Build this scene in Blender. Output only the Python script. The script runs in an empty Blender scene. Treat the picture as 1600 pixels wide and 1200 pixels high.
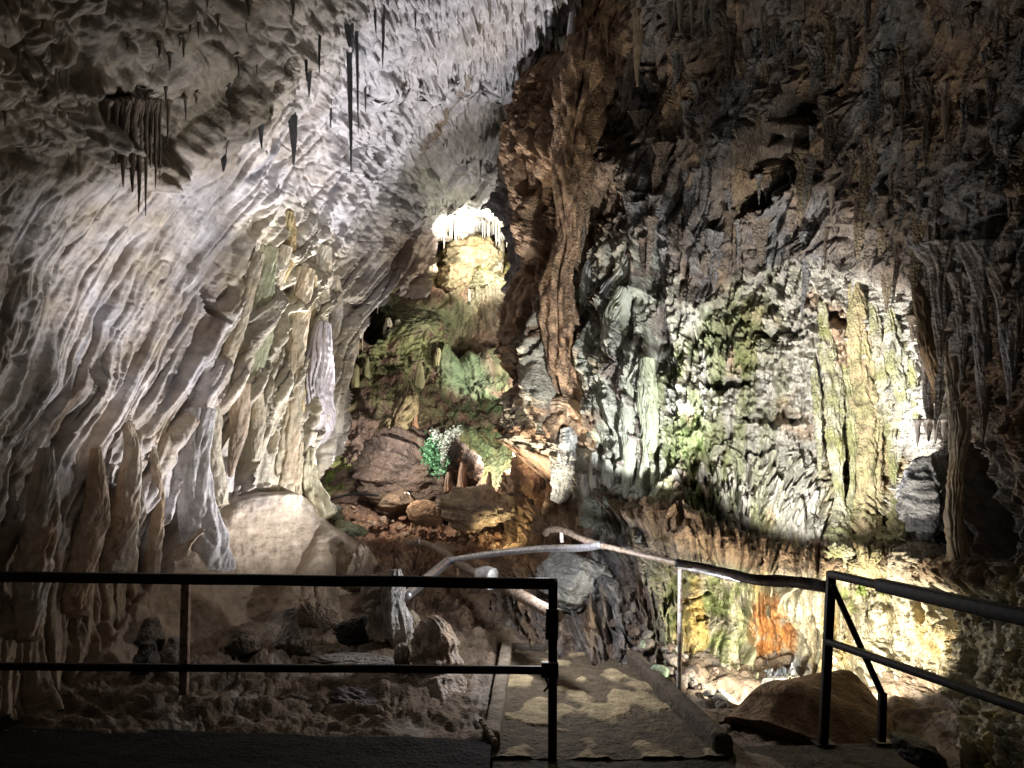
import bpy, math, random
import numpy as np
from mathutils import Vector, Matrix

# ------------------------------------------------------------------ camera, world, lights, exposure
sc = bpy.context.scene
EYE = 1.6
PITCH = math.atan(140 / 1200)
CP, SP = math.cos(PITCH), math.sin(PITCH)
cam_d = bpy.data.cameras.new("camera")
cam = bpy.data.objects.new("camera", cam_d)
sc.collection.objects.link(cam)
cam.location = (0, 0, EYE)
cam.rotation_euler = (math.pi / 2 + PITCH, 0, 0)
cam_d.sensor_width = 36
cam_d.lens = 27
cam_d.clip_end = 300
cam_d.clip_start = 0.05
sc.camera = cam

def P(px, py, Y):
    """world point seen at photo pixel px,py lying Y metres ahead"""
    r = (px - 800) / 1200; u = (600 - py) / 1200
    f = CP - SP * u; z = SP + CP * u
    k = Y / f
    return Vector((r * k, Y, EYE + z * k))

world = bpy.data.worlds.new("World"); sc.world = world
world.use_nodes = True
bg = world.node_tree.nodes["Background"]
bg.inputs[0].default_value = (1.0, 0.88, 0.74, 1)
bg.inputs[1].default_value = 0.021

sc.view_settings.view_transform = 'Standard'
sc.view_settings.look = 'None'
sc.view_settings.exposure = 0.0
sc.view_settings.gamma = 1.0
sc.cycles.max_bounces = 4
sc.cycles.diffuse_bounces = 3
sc.cycles.glossy_bounces = 2
sc.cycles.use_denoising = True

def lamp(name, loc, target, power, col, angle=None, blend=0.3, size=0.06):
    if angle is None:
        l = bpy.data.lights.new(name, 'POINT')
    else:
        l = bpy.data.lights.new(name, 'SPOT')
        l.spot_size = math.radians(angle); l.spot_blend = blend
    l.energy = power; l.color = col; l.shadow_soft_size = size
    o = bpy.data.objects.new(name, l)
    sc.collection.objects.link(o)
    o.location = loc
    if target is not None:
        o.rotation_euler = (Vector(target) - Vector(loc)).to_track_quat('-Z', 'Y').to_euler()
    return o

COOL = (0.98, 0.965, 1.0); NEUT = (1.0, 0.97, 0.92); WARM = (1.0, 0.86, 0.62)
lamp("wall_lamp", P(752, 890, 7.1), P(350, 540, 7.8), 930, COOL, 88, 0.6)
lamp("added_spill_light", P(850, 862, 6.2), None, 62, COOL)  # bare point light added for the spotlight's spill, clear of its housing
lamp("added_graze_light", P(640, 770, 10.2), P(250, 560, 7.0), 760, COOL, 62, 0.7)  # second, unseen spot added to rake across the left wall's relief
lamp("roof_lamp", P(648, 775, 9.3), P(585, 170, 9.4), 1200, COOL, 68, 0.4)
lamp("grotto_lamp", P(765, 400, 17.8), P(738, 340, 22.0), 420, NEUT, 165, 0.8)
lamp("grotto_floor_lamp", P(742, 370, 17.6), P(742, 425, 20.5), 170, WARM, 130, 0.8)
lamp("slope_lamp", P(800, 705, 10.6), P(700, 560, 17), 1000, (1.0, 0.95, 0.86), 165, 0.9)
lamp("added_upper_slope_light", P(835, 575, 15.2), P(690, 500, 19), 520, (1.0, 0.95, 0.86), 150, 0.9)  # unseen spot added to brighten the far part of the slope
lamp("scree_lamp", P(560, 700, 9.3), P(690, 760, 11.0), 150, (1.0, 0.95, 0.86), 120, 0.8)
lamp("fern_lamp", P(712, 735, 10.9), P(715, 690, 12.2), 40, (0.88, 1.0, 0.9), 140, 0.8, 0.03)
lamp("gully_lamp", P(778, 852, 9.1), P(790, 800, 9.6), 24, (1.0, 0.85, 0.5), 130, 0.8, 0.03)
lamp("added_column_light", P(790, 888, 8.0), P(890, 330, 10.6), 620, (1.0, 0.88, 0.72), 60, 0.8)  # unseen warm spot added low down, for drip shadows on the column
lamp("added_right_wall_light", P(905, 1120, 4.9), P(1350, 230, 6.0), 120, (1.0, 0.93, 0.84), 84, 0.9)  # weak unseen spot added to bring out relief on the right wall
lamp("alcove_lamp", P(1230, 838, 5.2), P(1272, 610, 7.5), 900, (1.0, 0.98, 0.93), 64, 0.45, 0.04)
lamp("pillar_lamp", P(1085, 790, 6.5), P(965, 560, 9.0), 620, (0.95, 0.98, 1.0), 52, 0.3, 0.04)
lamp("hollow_left_lamp", P(1185, 1062, 5.5), P(1150, 960, 7.0), 130, (1.0, 0.95, 0.8), 150, 0.6, 0.03)
lamp("hollow_lamp", P(1318, 1070, 5.55), P(1300, 980, 6.4), 170, (1.0, 0.9, 0.72), 170, 0.5, 0.03)

# ------------------------------------------------------------------ numeric helpers
_r = np.random.RandomState(7)
PERM = _r.permutation(4096).astype(np.int32)
GA = _r.rand(4096).astype(np.float32) * 2 * np.pi
GX, GY = np.cos(GA), np.sin(GA)

def pn(x, y, seed=0):
    x = np.asarray(x, np.float32); y = np.asarray(y, np.float32)
    xi = np.floor(x); yi = np.floor(y)
    xf = x - xi; yf = y - yi
    xi = xi.astype(np.int32) + seed * 17; yi = yi.astype(np.int32) + seed * 31
    u = xf * xf * xf * (xf * (xf * 6 - 15) + 10); v = yf * yf * yf * (yf * (yf * 6 - 15) + 10)
    def g(a, b, fx, fy):
        h = PERM[(PERM[a & 4095] + b) & 4095]
        return GX[h] * fx + GY[h] * fy
    n0 = g(xi, yi, xf, yf); n1 = g(xi + 1, yi, xf - 1, yf)
    n2 = g(xi, yi + 1, xf, yf - 1); n3 = g(xi + 1, yi + 1, xf - 1, yf - 1)
    a = n0 + u * (n1 - n0); b = n2 + u * (n3 - n2)
    return (a + v * (b - a)) * 1.5

def fbm(x, y, o=4, seed=0, lac=2.03, gain=0.5):
    s = 0; a = 1; t = 0
    for i in range(o):
        s = s + a * pn(x, y, seed + i * 5); t += a
        x = x * lac; y = y * lac; a *= gain
    return s / t

def ridged(x, y, o=3, seed=0, gain=0.5):
    s = 0; a = 1; t = 0
    for i in range(o):
        s = s + a * (1 - 2 * np.abs(pn(x, y, seed + i * 5))); t += a
        x = x * 2.1; y = y * 2.1; a *= gain
    return s / t

def billow(x, y, o=3, seed=0, gain=0.5):
    return -ridged(x, y, o, seed, gain)

def sst(a, b, x):
    t = np.clip((x - a) / (b - a), 0, 1)
    return t * t * (3 - 2 * t)

def cracks(x, y, seed=0, w=0.09, o=2):
    """narrow dark clefts along the zero lines of a warped noise"""
    x = x + 0.35 * pn(x * 1.7, y * 1.7, seed + 50); y = y + 0.35 * pn(x * 1.9, y * 1.5, seed + 51)
    h = np.exp(-(pn(x, y, seed) / w) ** 2) * sst(-0.15, 0.25, pn(x * 0.5 + 9, y * 0.5, seed + 52))
    if o > 1: h = h + 0.6 * np.exp(-(pn(x * 2.1, y * 2.1, seed + 7) / w) ** 2) * sst(-0.1, 0.3, pn(x * 0.7, y * 0.7, seed + 53))
    return h

def tier(s, t, seed=0, spike=0.35, drop=0.07, low=0.5, sf=3.0):
    """overhanging steps with dripping lower edges; t grows downwards"""
    T = t + low * 1.6 * pn(s * 0.45, t * 0.3, seed) + spike * (1 - 2.2 * np.abs(pn(s * sf, t * 0.35, seed + 3))) \
        + spike * 0.5 * pn(s * sf * 2.7, t * 0.4, seed + 9)
    f = T - np.floor(T)
    return f ** 1.3 * (1 - sst(1 - drop, 1, f))

def shingle(s, t, f, seed, wob=0.9):
    """overlapping plates running along the streaks, broad side facing right"""
    T = -s * f + wob * pn(s * f * 0.35, t * 0.30, seed) + 0.2 * pn(s * f * 1.5, t * 0.5, seed + 4)
    q = T - np.floor(T)
    return q ** 1.25 * (1 - sst(0.86, 1.0, q))

class TPS:
    """smooth scalar field through scattered values"""
    def __init__(self, pts, vals, lam=1e-4):
        p = np.array(pts, float) / 300.0; n = len(p)
        d = np.linalg.norm(p[:, None] - p[None], axis=2)
        K = self.k(d) + lam * np.eye(n)
        A = np.zeros((n + 3, n + 3)); A[:n, :n] = K
        A[:n, n] = 1; A[:n, n + 1:] = p; A[n, :n] = 1; A[n + 1:, :n] = p.T
        b = np.zeros(n + 3); b[:n] = vals
        self.w = np.linalg.solve(A, b); self.p = p
    def k(self, d):
        return np.where(d > 0, d * d * np.log(np.maximum(d, 1e-9)), 0)
    def __call__(self, X, Y):
        # evaluated on a coarse lattice then bilinearly refined
        x0, x1, y0, y1 = X.min(), X.max(), Y.min(), Y.max()
        nx = int((x1 - x0) / 8) + 3; ny = int((y1 - y0) / 8) + 3
        gx = np.linspace(x0, x1, nx); gy = np.linspace(y0, y1, ny)
        GXX, GYY = np.meshgrid(gx / 300, gy / 300)
        out = self.w[-3] + self.w[-2] * GXX + self.w[-1] * GYY
        for (a, b), w in zip(self.p, self.w[:-3]):
            out = out + w * self.k(np.hypot(GXX - a, GYY - b))
        fx = (X - x0) / max(x1 - x0, 1e-6) * (nx - 1); fy = (Y - y0) / max(y1 - y0, 1e-6) * (ny - 1)
        ix = np.clip(fx.astype(int), 0, nx - 2); iy = np.clip(fy.astype(int), 0, ny - 2)
        fx = fx - ix; fy = fy - iy
        return (out[iy, ix] * (1 - fx) * (1 - fy) + out[iy, ix + 1] * fx * (1 - fy)
                + out[iy + 1, ix] * (1 - fx) * fy + out[iy + 1, ix + 1] * fx * fy)

def streams(lines):
    pts, vals = [], []
    for s, line in lines:
        for a, b in zip(line[:-1], line[1:]):
            n = max(1, int(math.hypot(b[0] - a[0], b[1] - a[1]) / 160))
            for k in range(n):
                pts.append((a[0] + (b[0] - a[0]) * k / n, a[1] + (b[1] - a[1]) * k / n)); vals.append(s)
        pts.append(line[-1]); vals.append(s)
    return TPS(pts, vals, 1e-2)

def seg_dist(X, Y, poly):
    """distance to a polyline and the running parameter 0..1"""
    best = np.full(X.shape, 1e9); par = np.zeros(X.shape); n = len(poly) - 1
    for i in range(n):
        ax, ay = poly[i][:2]; bx, by = poly[i + 1][:2]
        dx, dy = bx - ax, by - ay
        t = np.clip(((X - ax) * dx + (Y - ay) * dy) / (dx * dx + dy * dy), 0, 1)
        d = np.hypot(X - ax - t * dx, Y - ay - t * dy)
        m = d < best
        best = np.where(m, d, best); par = np.where(m, (i + t) / n, par)
    return best, par

def rib(X, Y, poly, w, h, p=0.5):
    """rounded ridge along a polyline; poly items x,y[,width factor]"""
    d, t = seg_dist(X, Y, poly)
    if len(poly[0]) > 2:
        wf = np.interp(t, np.linspace(0, 1, len(poly)), [q[2] for q in poly])
    else:
        wf = 1.0
    return h * wf * np.clip(1 - (d / (w * wf)) ** 2, 0, 1) ** p

def blob(X, Y, cx, cy, rx, ry, p=1.0):
    return np.clip(1 - ((X - cx) / rx) ** 2 - ((Y - cy) / ry) ** 2, 0, 1) ** p

def inside(X, Y, poly):
    c = np.zeros(X.shape, bool); n = len(poly); j = n - 1
    for i in range(n):
        xi, yi = poly[i]; xj, yj = poly[j]
        with np.errstate(divide='ignore', invalid='ignore'):
            k = ((yi > Y) != (yj > Y)) & (X < (xj - xi) * (Y - yi) / ((yj - yi) + 1e-12) + xi)
        c ^= k; j = i
    return c

def mixc(a, b, t):
    t = np.clip(t, 0, 1)[..., None]
    return a * (1 - t) + np.array(b) * t

# ------------------------------------------------------------------ materials
def rock_mat(name, scale=1.0, rough=0.75, bump=0.6, vary=0.35, spec=0.35, colour=None, stretch=(1, 1, 1), bump_d=0.03):
    m = bpy.data.materials.new(name); m.use_nodes = True
    nt = m.node_tree; N = nt.nodes; L = nt.links
    pb = N["Principled BSDF"]
    pb.inputs["Roughness"].default_value = rough
    pb.inputs["Specular IOR Level"].default_value = spec
    tc = N.new("ShaderNodeTexCoord")
    mp = N.new("ShaderNodeMapping"); mp.inputs["Scale"].default_value = stretch
    L.new(tc.outputs["Object"], mp.inputs[0])
    n1 = N.new("ShaderNodeTexNoise"); n1.inputs["Scale"].default_value = 6 * scale; n1.inputs["Detail"].default_value = 8
    n1.inputs["Roughness"].default_value = 0.65
    n2 = N.new("ShaderNodeTexNoise"); n2.inputs["Scale"].default_value = 32 * scale; n2.inputs["Detail"].default_value = 5
    vo = N.new("ShaderNodeTexVoronoi"); vo.inputs["Scale"].default_value = 22 * scale
    for n in (n1, n2, vo): L.new(mp.outputs[0], n.inputs["Vector"])
    if colour is None:
        at = N.new("ShaderNodeAttribute"); at.attribute_name = "tint"; csrc = at.outputs["Color"]
    else:
        rg = N.new("ShaderNodeRGB"); rg.outputs[0].default_value = (*colour, 1); csrc = rg.outputs[0]
    mr = N.new("ShaderNodeMapRange"); mr.inputs[1].default_value = 0.3; mr.inputs[2].default_value = 0.7
    mr.inputs[3].default_value = 1 - vary; mr.inputs[4].default_value = 1 + vary * 0.6
    L.new(n1.outputs[0], mr.inputs[0])
    mx = N.new("ShaderNodeVectorMath"); mx.operation = 'SCALE'
    L.new(csrc, mx.inputs[0]); L.new(mr.outputs[0], mx.inputs["Scale"])
    L.new(mx.outputs[0], pb.inputs["Base Color"])
    ad = N.new("ShaderNodeMath"); ad.operation = 'MULTIPLY_ADD'
    L.new(n2.outputs[0], ad.inputs[0]); ad.inputs[1].default_value = 0.5; L.new(n1.outputs[0], ad.inputs[2])
    ad2 = N.new("ShaderNodeMath"); ad2.operation = 'MULTIPLY_ADD'
    L.new(vo.outputs["Distance"], ad2.inputs[0]); ad2.inputs[1].default_value = 0.25; L.new(ad.outputs[0], ad2.inputs[2])
    bp = N.new("ShaderNodeBump"); bp.inputs["Strength"].default_value = bump; bp.inputs["Distance"].default_value = bump_d
    L.new(ad2.outputs[0], bp.inputs["Height"]); L.new(bp.outputs[0], pb.inputs["Normal"])
    return m

def metal_mat(name, col, rough, metallic=1.0, rust=None):
    m = bpy.data.materials.new(name); m.use_nodes = True
    nt = m.node_tree; N = nt.nodes; L = nt.links; pb = N["Principled BSDF"]
    if metallic == 0.0 and rough > 0.5: pb.inputs["Specular IOR Level"].default_value = 0.12
    pb.inputs["Metallic"].default_value = metallic; pb.inputs["Roughness"].default_value = rough
    n = N.new("ShaderNodeTexNoise"); n.inputs["Scale"].default_value = 30; n.inputs["Detail"].default_value = 6
    tc = N.new("ShaderNodeTexCoord"); L.new(tc.outputs["Object"], n.inputs["Vector"])
    r = N.new("ShaderNodeValToRGB")
    r.color_ramp.elements[0].color = (*(rust or [c * 0.6 for c in col]), 1); r.color_ramp.elements[0].position = 0.38
    r.color_ramp.elements[1].color = (*col, 1); r.color_ramp.elements[1].position = 0.56
    L.new(n.outputs[0], r.inputs[0]); L.new(r.outputs[0], pb.inputs["Base Color"])
    b = N.new("ShaderNodeBump"); b.inputs["Strength"].default_value = 0.4; b.inputs["Distance"].default_value = 0.004
    L.new(n.outputs[0], b.inputs["Height"]); L.new(b.outputs[0], pb.inputs["Normal"])
    return m

M_WALL = rock_mat("pale_limestone", 1.2, 0.66, 0.55, 0.4, bump_d=0.028)
M_ROUGH = rock_mat("rough_limestone", 1.5, 0.65, 1.0, 0.6, 0.4, bump_d=0.05)
M_DRIP = rock_mat("dripstone", 1.2, 0.5, 0.55, 0.3, 0.5, stretch=(1, 1, 0.45), bump_d=0.02)
M_EARTH = rock_mat("clay_and_rubble", 1.6, 0.9, 1.0, 0.5, 0.2)
M_FAR = rock_mat("far_limestone", 0.6, 0.75, 1.0, 0.55, bump_d=0.12)
M_BLACK = metal_mat("dark_painted_steel", (0.008, 0.008, 0.009), 0.55, 0.0, (0.03, 0.016, 0.01))
M_SILVER = metal_mat("galvanised_steel", (0.62, 0.64, 0.70), 0.38, 0.8, (0.4, 0.41, 0.46))
M_WHITEP = metal_mat("white_painted_steel", (0.8, 0.8, 0.84), 0.4, 0.0, (0.42, 0.32, 0.27))
M_RUSTP = metal_mat("rusty_steel", (0.36, 0.25, 0.19), 0.7, 0.2, (0.16, 0.08, 0.05))
M_TANP = metal_mat("dull_tan_pipe", (0.26, 0.21, 0.17), 0.6, 0.1, (0.13, 0.09, 0.06))
M_FERN = rock_mat("fern_leaf", 2, 0.5, 0.1, 0.3, colour=(0.13, 0.30, 0.15))
M_FERNW = rock_mat("pale_fern_leaf", 2, 0.5, 0.1, 0.2, colour=(0.75, 0.8, 0.7))
M_CABLE = rock_mat("black_rubber", 2, 0.6, 0.1, 0.2, colour=(0.015, 0.015, 0.017))

# ------------------------------------------------------------------ mesh building
def make_mesh(name, V, F, mat, col=None, parent=None, smooth=True):
    me = bpy.data.meshes.new(name)
    V = np.asarray(V, np.float32)
    me.vertices.add(len(V)); me.vertices.foreach_set("co", V.ravel())
    F = np.asarray(F, np.int32); k = F.shape[1]
    me.loops.add(F.size); me.loops.foreach_set("vertex_index", F.ravel())
    me.polygons.add(len(F)); me.polygons.foreach_set("loop_start", np.arange(0, F.size, k, dtype=np.int32))
    me.update(calc_edges=True)
    if smooth: me.polygons.foreach_set("use_smooth", np.ones(len(F), bool))
    if col is not None:
        a = me.color_attributes.new("tint", 'FLOAT_COLOR', 'POINT')
        c = np.ones((len(V), 4), np.float32); c[:, :3] = np.clip(col, 0.003, 0.85)
        a.data.foreach_set("color", c.ravel())
    me.materials.append(mat)
    o = bpy.data.objects.new(name, me)
    sc.collection.objects.link(o)
    if parent is not None: o.parent = parent
    return o

def tag(o, label, cat, group=None):
    o["label"] = label; o["category"] = cat
    if group: o["group"] = group
    return o

def empty(name, loc, label, cat, group=None):
    o = bpy.data.objects.new(name, None); sc.collection.objects.link(o); o.location = loc
    o.empty_display_size = 0.1
    return tag(o, label, cat, group)

class Patch:
    def __init__(self, name, x0, x1, y0, y1, step, ctrl, disp, colour, mat, poly=None, jag=10, extra=None, view_mix=0.25, spikes=None):
        nx = int((x1 - x0) / step) + 1; ny = int((y1 - y0) / step) + 1
        X, Y = np.meshgrid(np.linspace(x0, x1, nx), np.linspace(y0, y1, ny))
        self.b = (x0, x1, y0, y1, nx, ny)
        D = np.exp(TPS([c[:2] for c in ctrl], [math.log(c[2]) for c in ctrl], 2e-3)(X, Y))
        if extra is not None: D = D + extra(X, Y)
        r = (X - 800) / 1200; u = (600 - Y) / 1200
        k = D / (CP - SP * u)
        self.D = D
        W = np.stack([r * k, D, EYE + (SP + CP * u) * k], -1)
        view = np.array([0, 0, EYE]) - W; view /= np.linalg.norm(view, axis=-1, keepdims=True)
        gy, gx = np.gradient(W, axis=(0, 1))
        n = np.cross(gx, gy); n /= np.linalg.norm(n, axis=-1, keepdims=True) + 1e-9
        n *= np.sign((n * view).sum(-1, keepdims=True))
        n = n + view * view_mix; n /= np.linalg.norm(n, axis=-1, keepdims=True)
        h = disp(X, Y)
        W = W + n * (h * D / 1200)[..., None]
        self.W = W
        col = colour(X, Y, h)
        if poly is not None:
            jx = fbm(X / 26, Y / 60, 3, 91) * jag; jy = fbm(X / 22, Y / 40, 3, 95) * jag
            if spikes is not None: jy = jy + spikes(X, Y)
            ok = inside(X + jx, Y + jy, poly)
        else:
            ok = np.ones(X.shape, bool)
        idx = np.arange(nx * ny).reshape(ny, nx)
        q = np.stack([idx[:-1, :-1], idx[1:, :-1], idx[1:, 1:], idx[:-1, 1:]], -1)
        okf = ok[:-1, :-1] & ok[1:, :-1] & ok[1:, 1:] & ok[:-1, 1:]
        F = q[okf]
        used = np.unique(F); remap = np.full(nx * ny, -1, np.int64); remap[used] = np.arange(len(used))
        self.obj = make_mesh(name, W.reshape(-1, 3)[used], remap[F], mat, col.reshape(-1, 3)[used])
        self.obj["kind"] = "structure"
    def at(self, px, py):
        x0, x1, y0, y1, nx, ny = self.b
        i = int(round((px - x0) / (x1 - x0) * (nx - 1))); j = int(round((py - y0) / (y1 - y0) * (ny - 1)))
        return Vector(self.W[min(max(j, 0), ny - 1), min(max(i, 0), nx - 1)])
    def base(self, px, py):
        x0, x1, y0, y1, nx, ny = self.b
        i = int(round((px - x0) / (x1 - x0) * (nx - 1))); j = int(round((py - y0) / (y1 - y0) * (ny - 1)))
        return float(self.D[min(max(j, 0), ny - 1), min(max(i, 0), nx - 1)])
    def dep(self, px, py):
        return self.at(px, py).y

rng = random.Random(5)
STEP = 1.5
#PART2
# ------------------------------------------------------------------ cave shell: left wall and roof
SL = streams([
    (-4, [(120, -100), (-60, 120), (-140, 300)]),
    (-2, [(300, -100), (130, 130), (-20, 380), (-120, 600)]),
    (0, [(450, -100), (260, 190), (140, 400), (20, 640), (-60, 900)]),
    (2, [(600, -100), (430, 180), (270, 430), (120, 690), (40, 900), (30, 1100)]),
    (4, [(720, -100), (550, 200), (400, 430), (270, 660), (190, 860), (180, 1100)]),
    (6, [(820, -100), (660, 200), (530, 400), (410, 600), (345, 850), (340, 1100)]),
    (8, [(920, -100), (770, 180), (660, 330), (540, 520), (490, 700), (480, 1100)]),
    (10, [(1020, -50), (880, 200), (760, 380), (640, 560), (620, 900)])])

def left_disp(X, Y):
    s = SL(X, Y); t = Y / 70
    w = 0.16 * fbm(X / 130, Y / 200, 3, 11)
    s2 = s + w
    low = sst(640, 800, Y) * sst(430, 260, X)
    up = sst(230, 60, Y)
    smooth = blob(X, Y, 110, 330, 300, 260, 0.6)          # big calm face on the left
    k = 1 - 0.55 * smooth
    yy = np.clip(Y - 762, 0, 400); m1 = sst(760, 790, Y) * np.sqrt(np.clip(1 - ((X + 25 * w - 402 - 0.1 * yy) / (6 + 8.5 * np.sqrt(yy) + 0.55 * yy)) ** 2, 0, 1))
    m2 = sst(822, 860, Y) * np.sqrt(np.clip(1 - ((X - 505 - 0.2 * (Y - 830)) / (34 + 0.75 * np.clip(Y - 830, 0, 400))) ** 2, 0, 1))
    md = sst(0.05, 0.5, np.maximum(m1, m2)); k = k * (1 - 0.95 * md)
    h = 34 * fbm(X / 260, Y / 230, 3, 3) + md * (5 * fbm(X / 40, Y / 60, 3, 66) + 5 * ridged(X / 90, Y / 130, 2, 67))
    rf = sst(0.2, 1.0, (230 - Y) / 130 + (380 - X) / 420) * sst(560, 360, X + Y * 0.8)
    k = k * (1 - 0.75 * rf)
    h += 22 * k * ridged(s2 * 0.9, t * 0.11, 2, 21) * (1 - 0.4 * low)
    h += 27 * k * shingle(s + 0.5 * w, t * 0.4, 0.95, 31, 0.45) * (0.1 + sst(-0.2, 0.5, pn(s * 0.5, t * 0.2, 44)))
    h += 7 * k * shingle(s + 0.3 * w, t * 0.5, 2.7, 37, 0.4) * (0.05 + sst(-0.15, 0.4, pn(s * 0.8, t * 0.4, 46)))
    h += 4 * k * fbm(s * 2.2, t * 0.3, 3, 47)
    h += 9 * k * ridged(s2 * 2.4, t * 0.10, 3, 43, 0.4)
    sl = pn(s2 * 1.5, t * 0.09, 48)
    h -= 26 * k * np.exp(-(sl / 0.055) ** 2) * sst(-0.1, 0.25, pn(s * 0.7, t * 0.3, 55))
    sl = pn(s2 * 3.2, t * 0.14, 57)
    h -= 12 * k * np.exp(-(sl / 0.08) ** 2) * sst(-0.1, 0.25, pn(s * 0.9, t * 0.4, 59))
    h -= 4 * sst(0.34, 0.55, fbm(X / 12, Y / 26, 3, 49)) * (1 - 0.6 * rf) * (1 - md)
    h += 3.5 * k * ridged(s2 * 5.5, t * 0.3, 2, 41)
    h += 2.6 * fbm(X / 13, Y / 15, 3, 51) * (1 - 0.5 * rf)
    h -= 16 * k * sst(0.34, 0.6, pn(s2 * 1.7, t * 0.28, 58))
    h += low * (1 - md) * 30 * ridged(X / 75 + 0.2 * w, Y / 420, 2, 61)
    # tiered drapes in the upper middle, where the wall turns into roof
    tm = (sst(420, 620, X) * sst(420, 250, Y)) * (1 - 0.75 * blob(X, Y, 745, 330, 120, 110, 0.5)) + 0.45 * sst(500, 640, X) * sst(250, 420, Y)
    h += tm * 22 * tier(X / 40, (Y + 0.3 * X) / 60, 71, 0.7, 0.12, 1.3, 2.4) * (0.4 + sst(-0.3, 0.3, pn(X / 90, Y / 60, 73)))
    h += tm * 6 * fbm(X / 14, Y / 22, 4, 81) + tm * 12 * billow(X / 50, Y / 34, 3, 83)
    # hanging edge that separates the dim roof from the lit face
    e = [(560, -40), (470, 70), (400, 150), (335, 200), (268, 245), (235, 260)]
    h += rib(X, Y, e, 30, 42, 0.8) * (0.6 + 0.4 * pn(X / 22, Y / 22, 88))
    h += rib(X, Y, [(235, 262), (160, 220), (60, 130), (-60, 90)], 34, 42, 0.7) * (0.7 + 0.4 * pn(X / 20, Y / 20, 89))
    # rim running down the far left face
    h += rib(X, Y, [(170, 200), (100, 270), (62, 350), (40, 450), (10, 540)], 14, 12, 0.7)
    roofz = sst(0.2, 1.0, (230 - Y) / 130 + (380 - X) / 420) * sst(560, 360, X + Y * 0.8)
    h += roofz * 50 * billow(X / 95, Y / 85, 2, 101) + roofz * 14 * tier(X / 60, Y / 80, 103, 0.4, 0.12, 0.7, 1.5)
    h -= 9 * cracks(s * 1.4, t * 0.35, 801, 0.07) * (1 - 0.5 * rf) * (1 - 0.85 * md) + 7 * cracks(X / 34, Y / 40, 811, 0.08) * sst(330, 500, X) * (1 - 0.9 * md)
    # tan flowstone mound at the foot of the curtains
    h += 78 * m1 + 30 * m2
    cz = blob(X, Y, 430, 580, 115, 270, 0.5) * (1 - md)
    h += cz * (24 * ridged(X / 30 + 0.5 * w, Y / 330, 2, 821) + 10 * ridged(X / 12 + 0.5 * w, Y / 200, 2, 823))
    for p_, w_, a_ in (([(284, 690, .6), (276, 780, 1.1), (252, 870, 1.2)], 15, 230), ([(376, 670, .7), (370, 720, 1.2), (366, 752, .7)], 17, 190), ([(410, 440, .8), (414, 470, 1), (406, 500, .6)], 8, 90),
                       ([(436, 500, .8), (440, 540, 1), (434, 560, .6)], 9, 110), ([(428, 640, .8), (424, 700, 1), (420, 740, .8)], 9, 110), ([(478, 620, .7), (476, 680, 1)], 8, 90), ([(232, 800, .8), (236, 850, 1), (238, 900, 1)], 12, 130),
                       ([(540, 25, .9), (545, 45, 1.2), (548, 60, .8)], 12, 120), ([(322, 450, .8), (318, 480, 1), (328, 500, .6)], 8, 70), ([(182, 655, .7), (190, 680, 1)], 8, 90)):
        h -= rib(X, Y, p_, w_, a_, 0.6)
    # the sparkling rib lit at its left end and other long ribs
    for p, w_, a in (([(322, 575), (300, 640), (245, 700), (215, 770), (170, 830)], 16, 26),
                     ([(520, 250), (455, 370), (400, 440), (372, 540), (330, 640)], 15, 26),
                     ([(600, 120), (540, 270), (480, 360), (440, 400)], 12, 18),
                     ([(415, 300), (370, 400), (345, 470), (300, 560)], 13, 20),
                     ([(470, 420), (420, 520), (390, 560)], 12, 18),
                     ([(660, 270), (590, 380), (545, 470)], 12, 18)):
        h += rib(X + 6 * pn(X / 40, Y / 40, 7), Y, p, w_, a, 0.5)
    return h

def left_col(X, Y, h):
    s = SL(X, Y)
    n = fbm(X / 90, Y / 90, 4, 201); m = fbm(s * 3, Y / 160, 3, 203)
    grey = np.array([0.50, 0.475, 0.48]); warm = np.array([0.42, 0.35, 0.27])
    c = np.ones(X.shape + (3,)) * grey
    c = mixc(c, warm, 0.5 + 1.1 * n - 0.3 * sst(300, 600, X))
    c = mixc(c, [0.52, 0.51, 0.54], 0.6 * sst(350, 620, X) * sst(500, 200, Y))
    c = mixc(c, [0.30, 0.29, 0.31], 0.9 * sst(0.25, 0.6, m) )
    c = mixc(c, [0.22, 0.15, 0.09], 0.85 * sst(0.12, 0.5, fbm(s * 1.6, Y / 300, 3, 207) - 0.15))
    c = mixc(c, [0.24, 0.17, 0.10], 0.8 * sst(760, 900, Y + 60 * n))
    c = mixc(c, [0.36, 0.29, 0.215], 0.9 * blob(X, Y, 420, 880, 160, 130, 0.6))                    # clay washed over the foot
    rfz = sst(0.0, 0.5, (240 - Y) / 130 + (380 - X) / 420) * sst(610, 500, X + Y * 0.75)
    c = mixc(c, [0.15, 0.125, 0.085], 0.85 * rfz)  # brown roof rock, with the shade past the hanging edge painted in darker
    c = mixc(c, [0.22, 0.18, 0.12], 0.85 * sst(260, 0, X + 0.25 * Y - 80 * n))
    c = mixc(c, [0.50, 0.45, 0.32], 0.8 * blob(X, Y, 440, 560, 120, 270, 0.5))
    c = mixc(c, [0.33, 0.24, 0.17], 0.9 * blob(X, Y, 640, 410, 70, 70, 0.6))
    c = mixc(c, [0.36, 0.40, 0.24], 0.6 * blob(X, Y, 700, 300, 120, 60, 0.6) * sst(-0.1, 0.4, n))
    c = mixc(c, [0.62, 0.60, 0.54], 0.8 * blob(X, Y, 735, 330, 90, 60, 0.6))
    c *= (1 + 0.22 * fbm(X / 20, Y / 26, 3, 209))[..., None]
    return c

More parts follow.
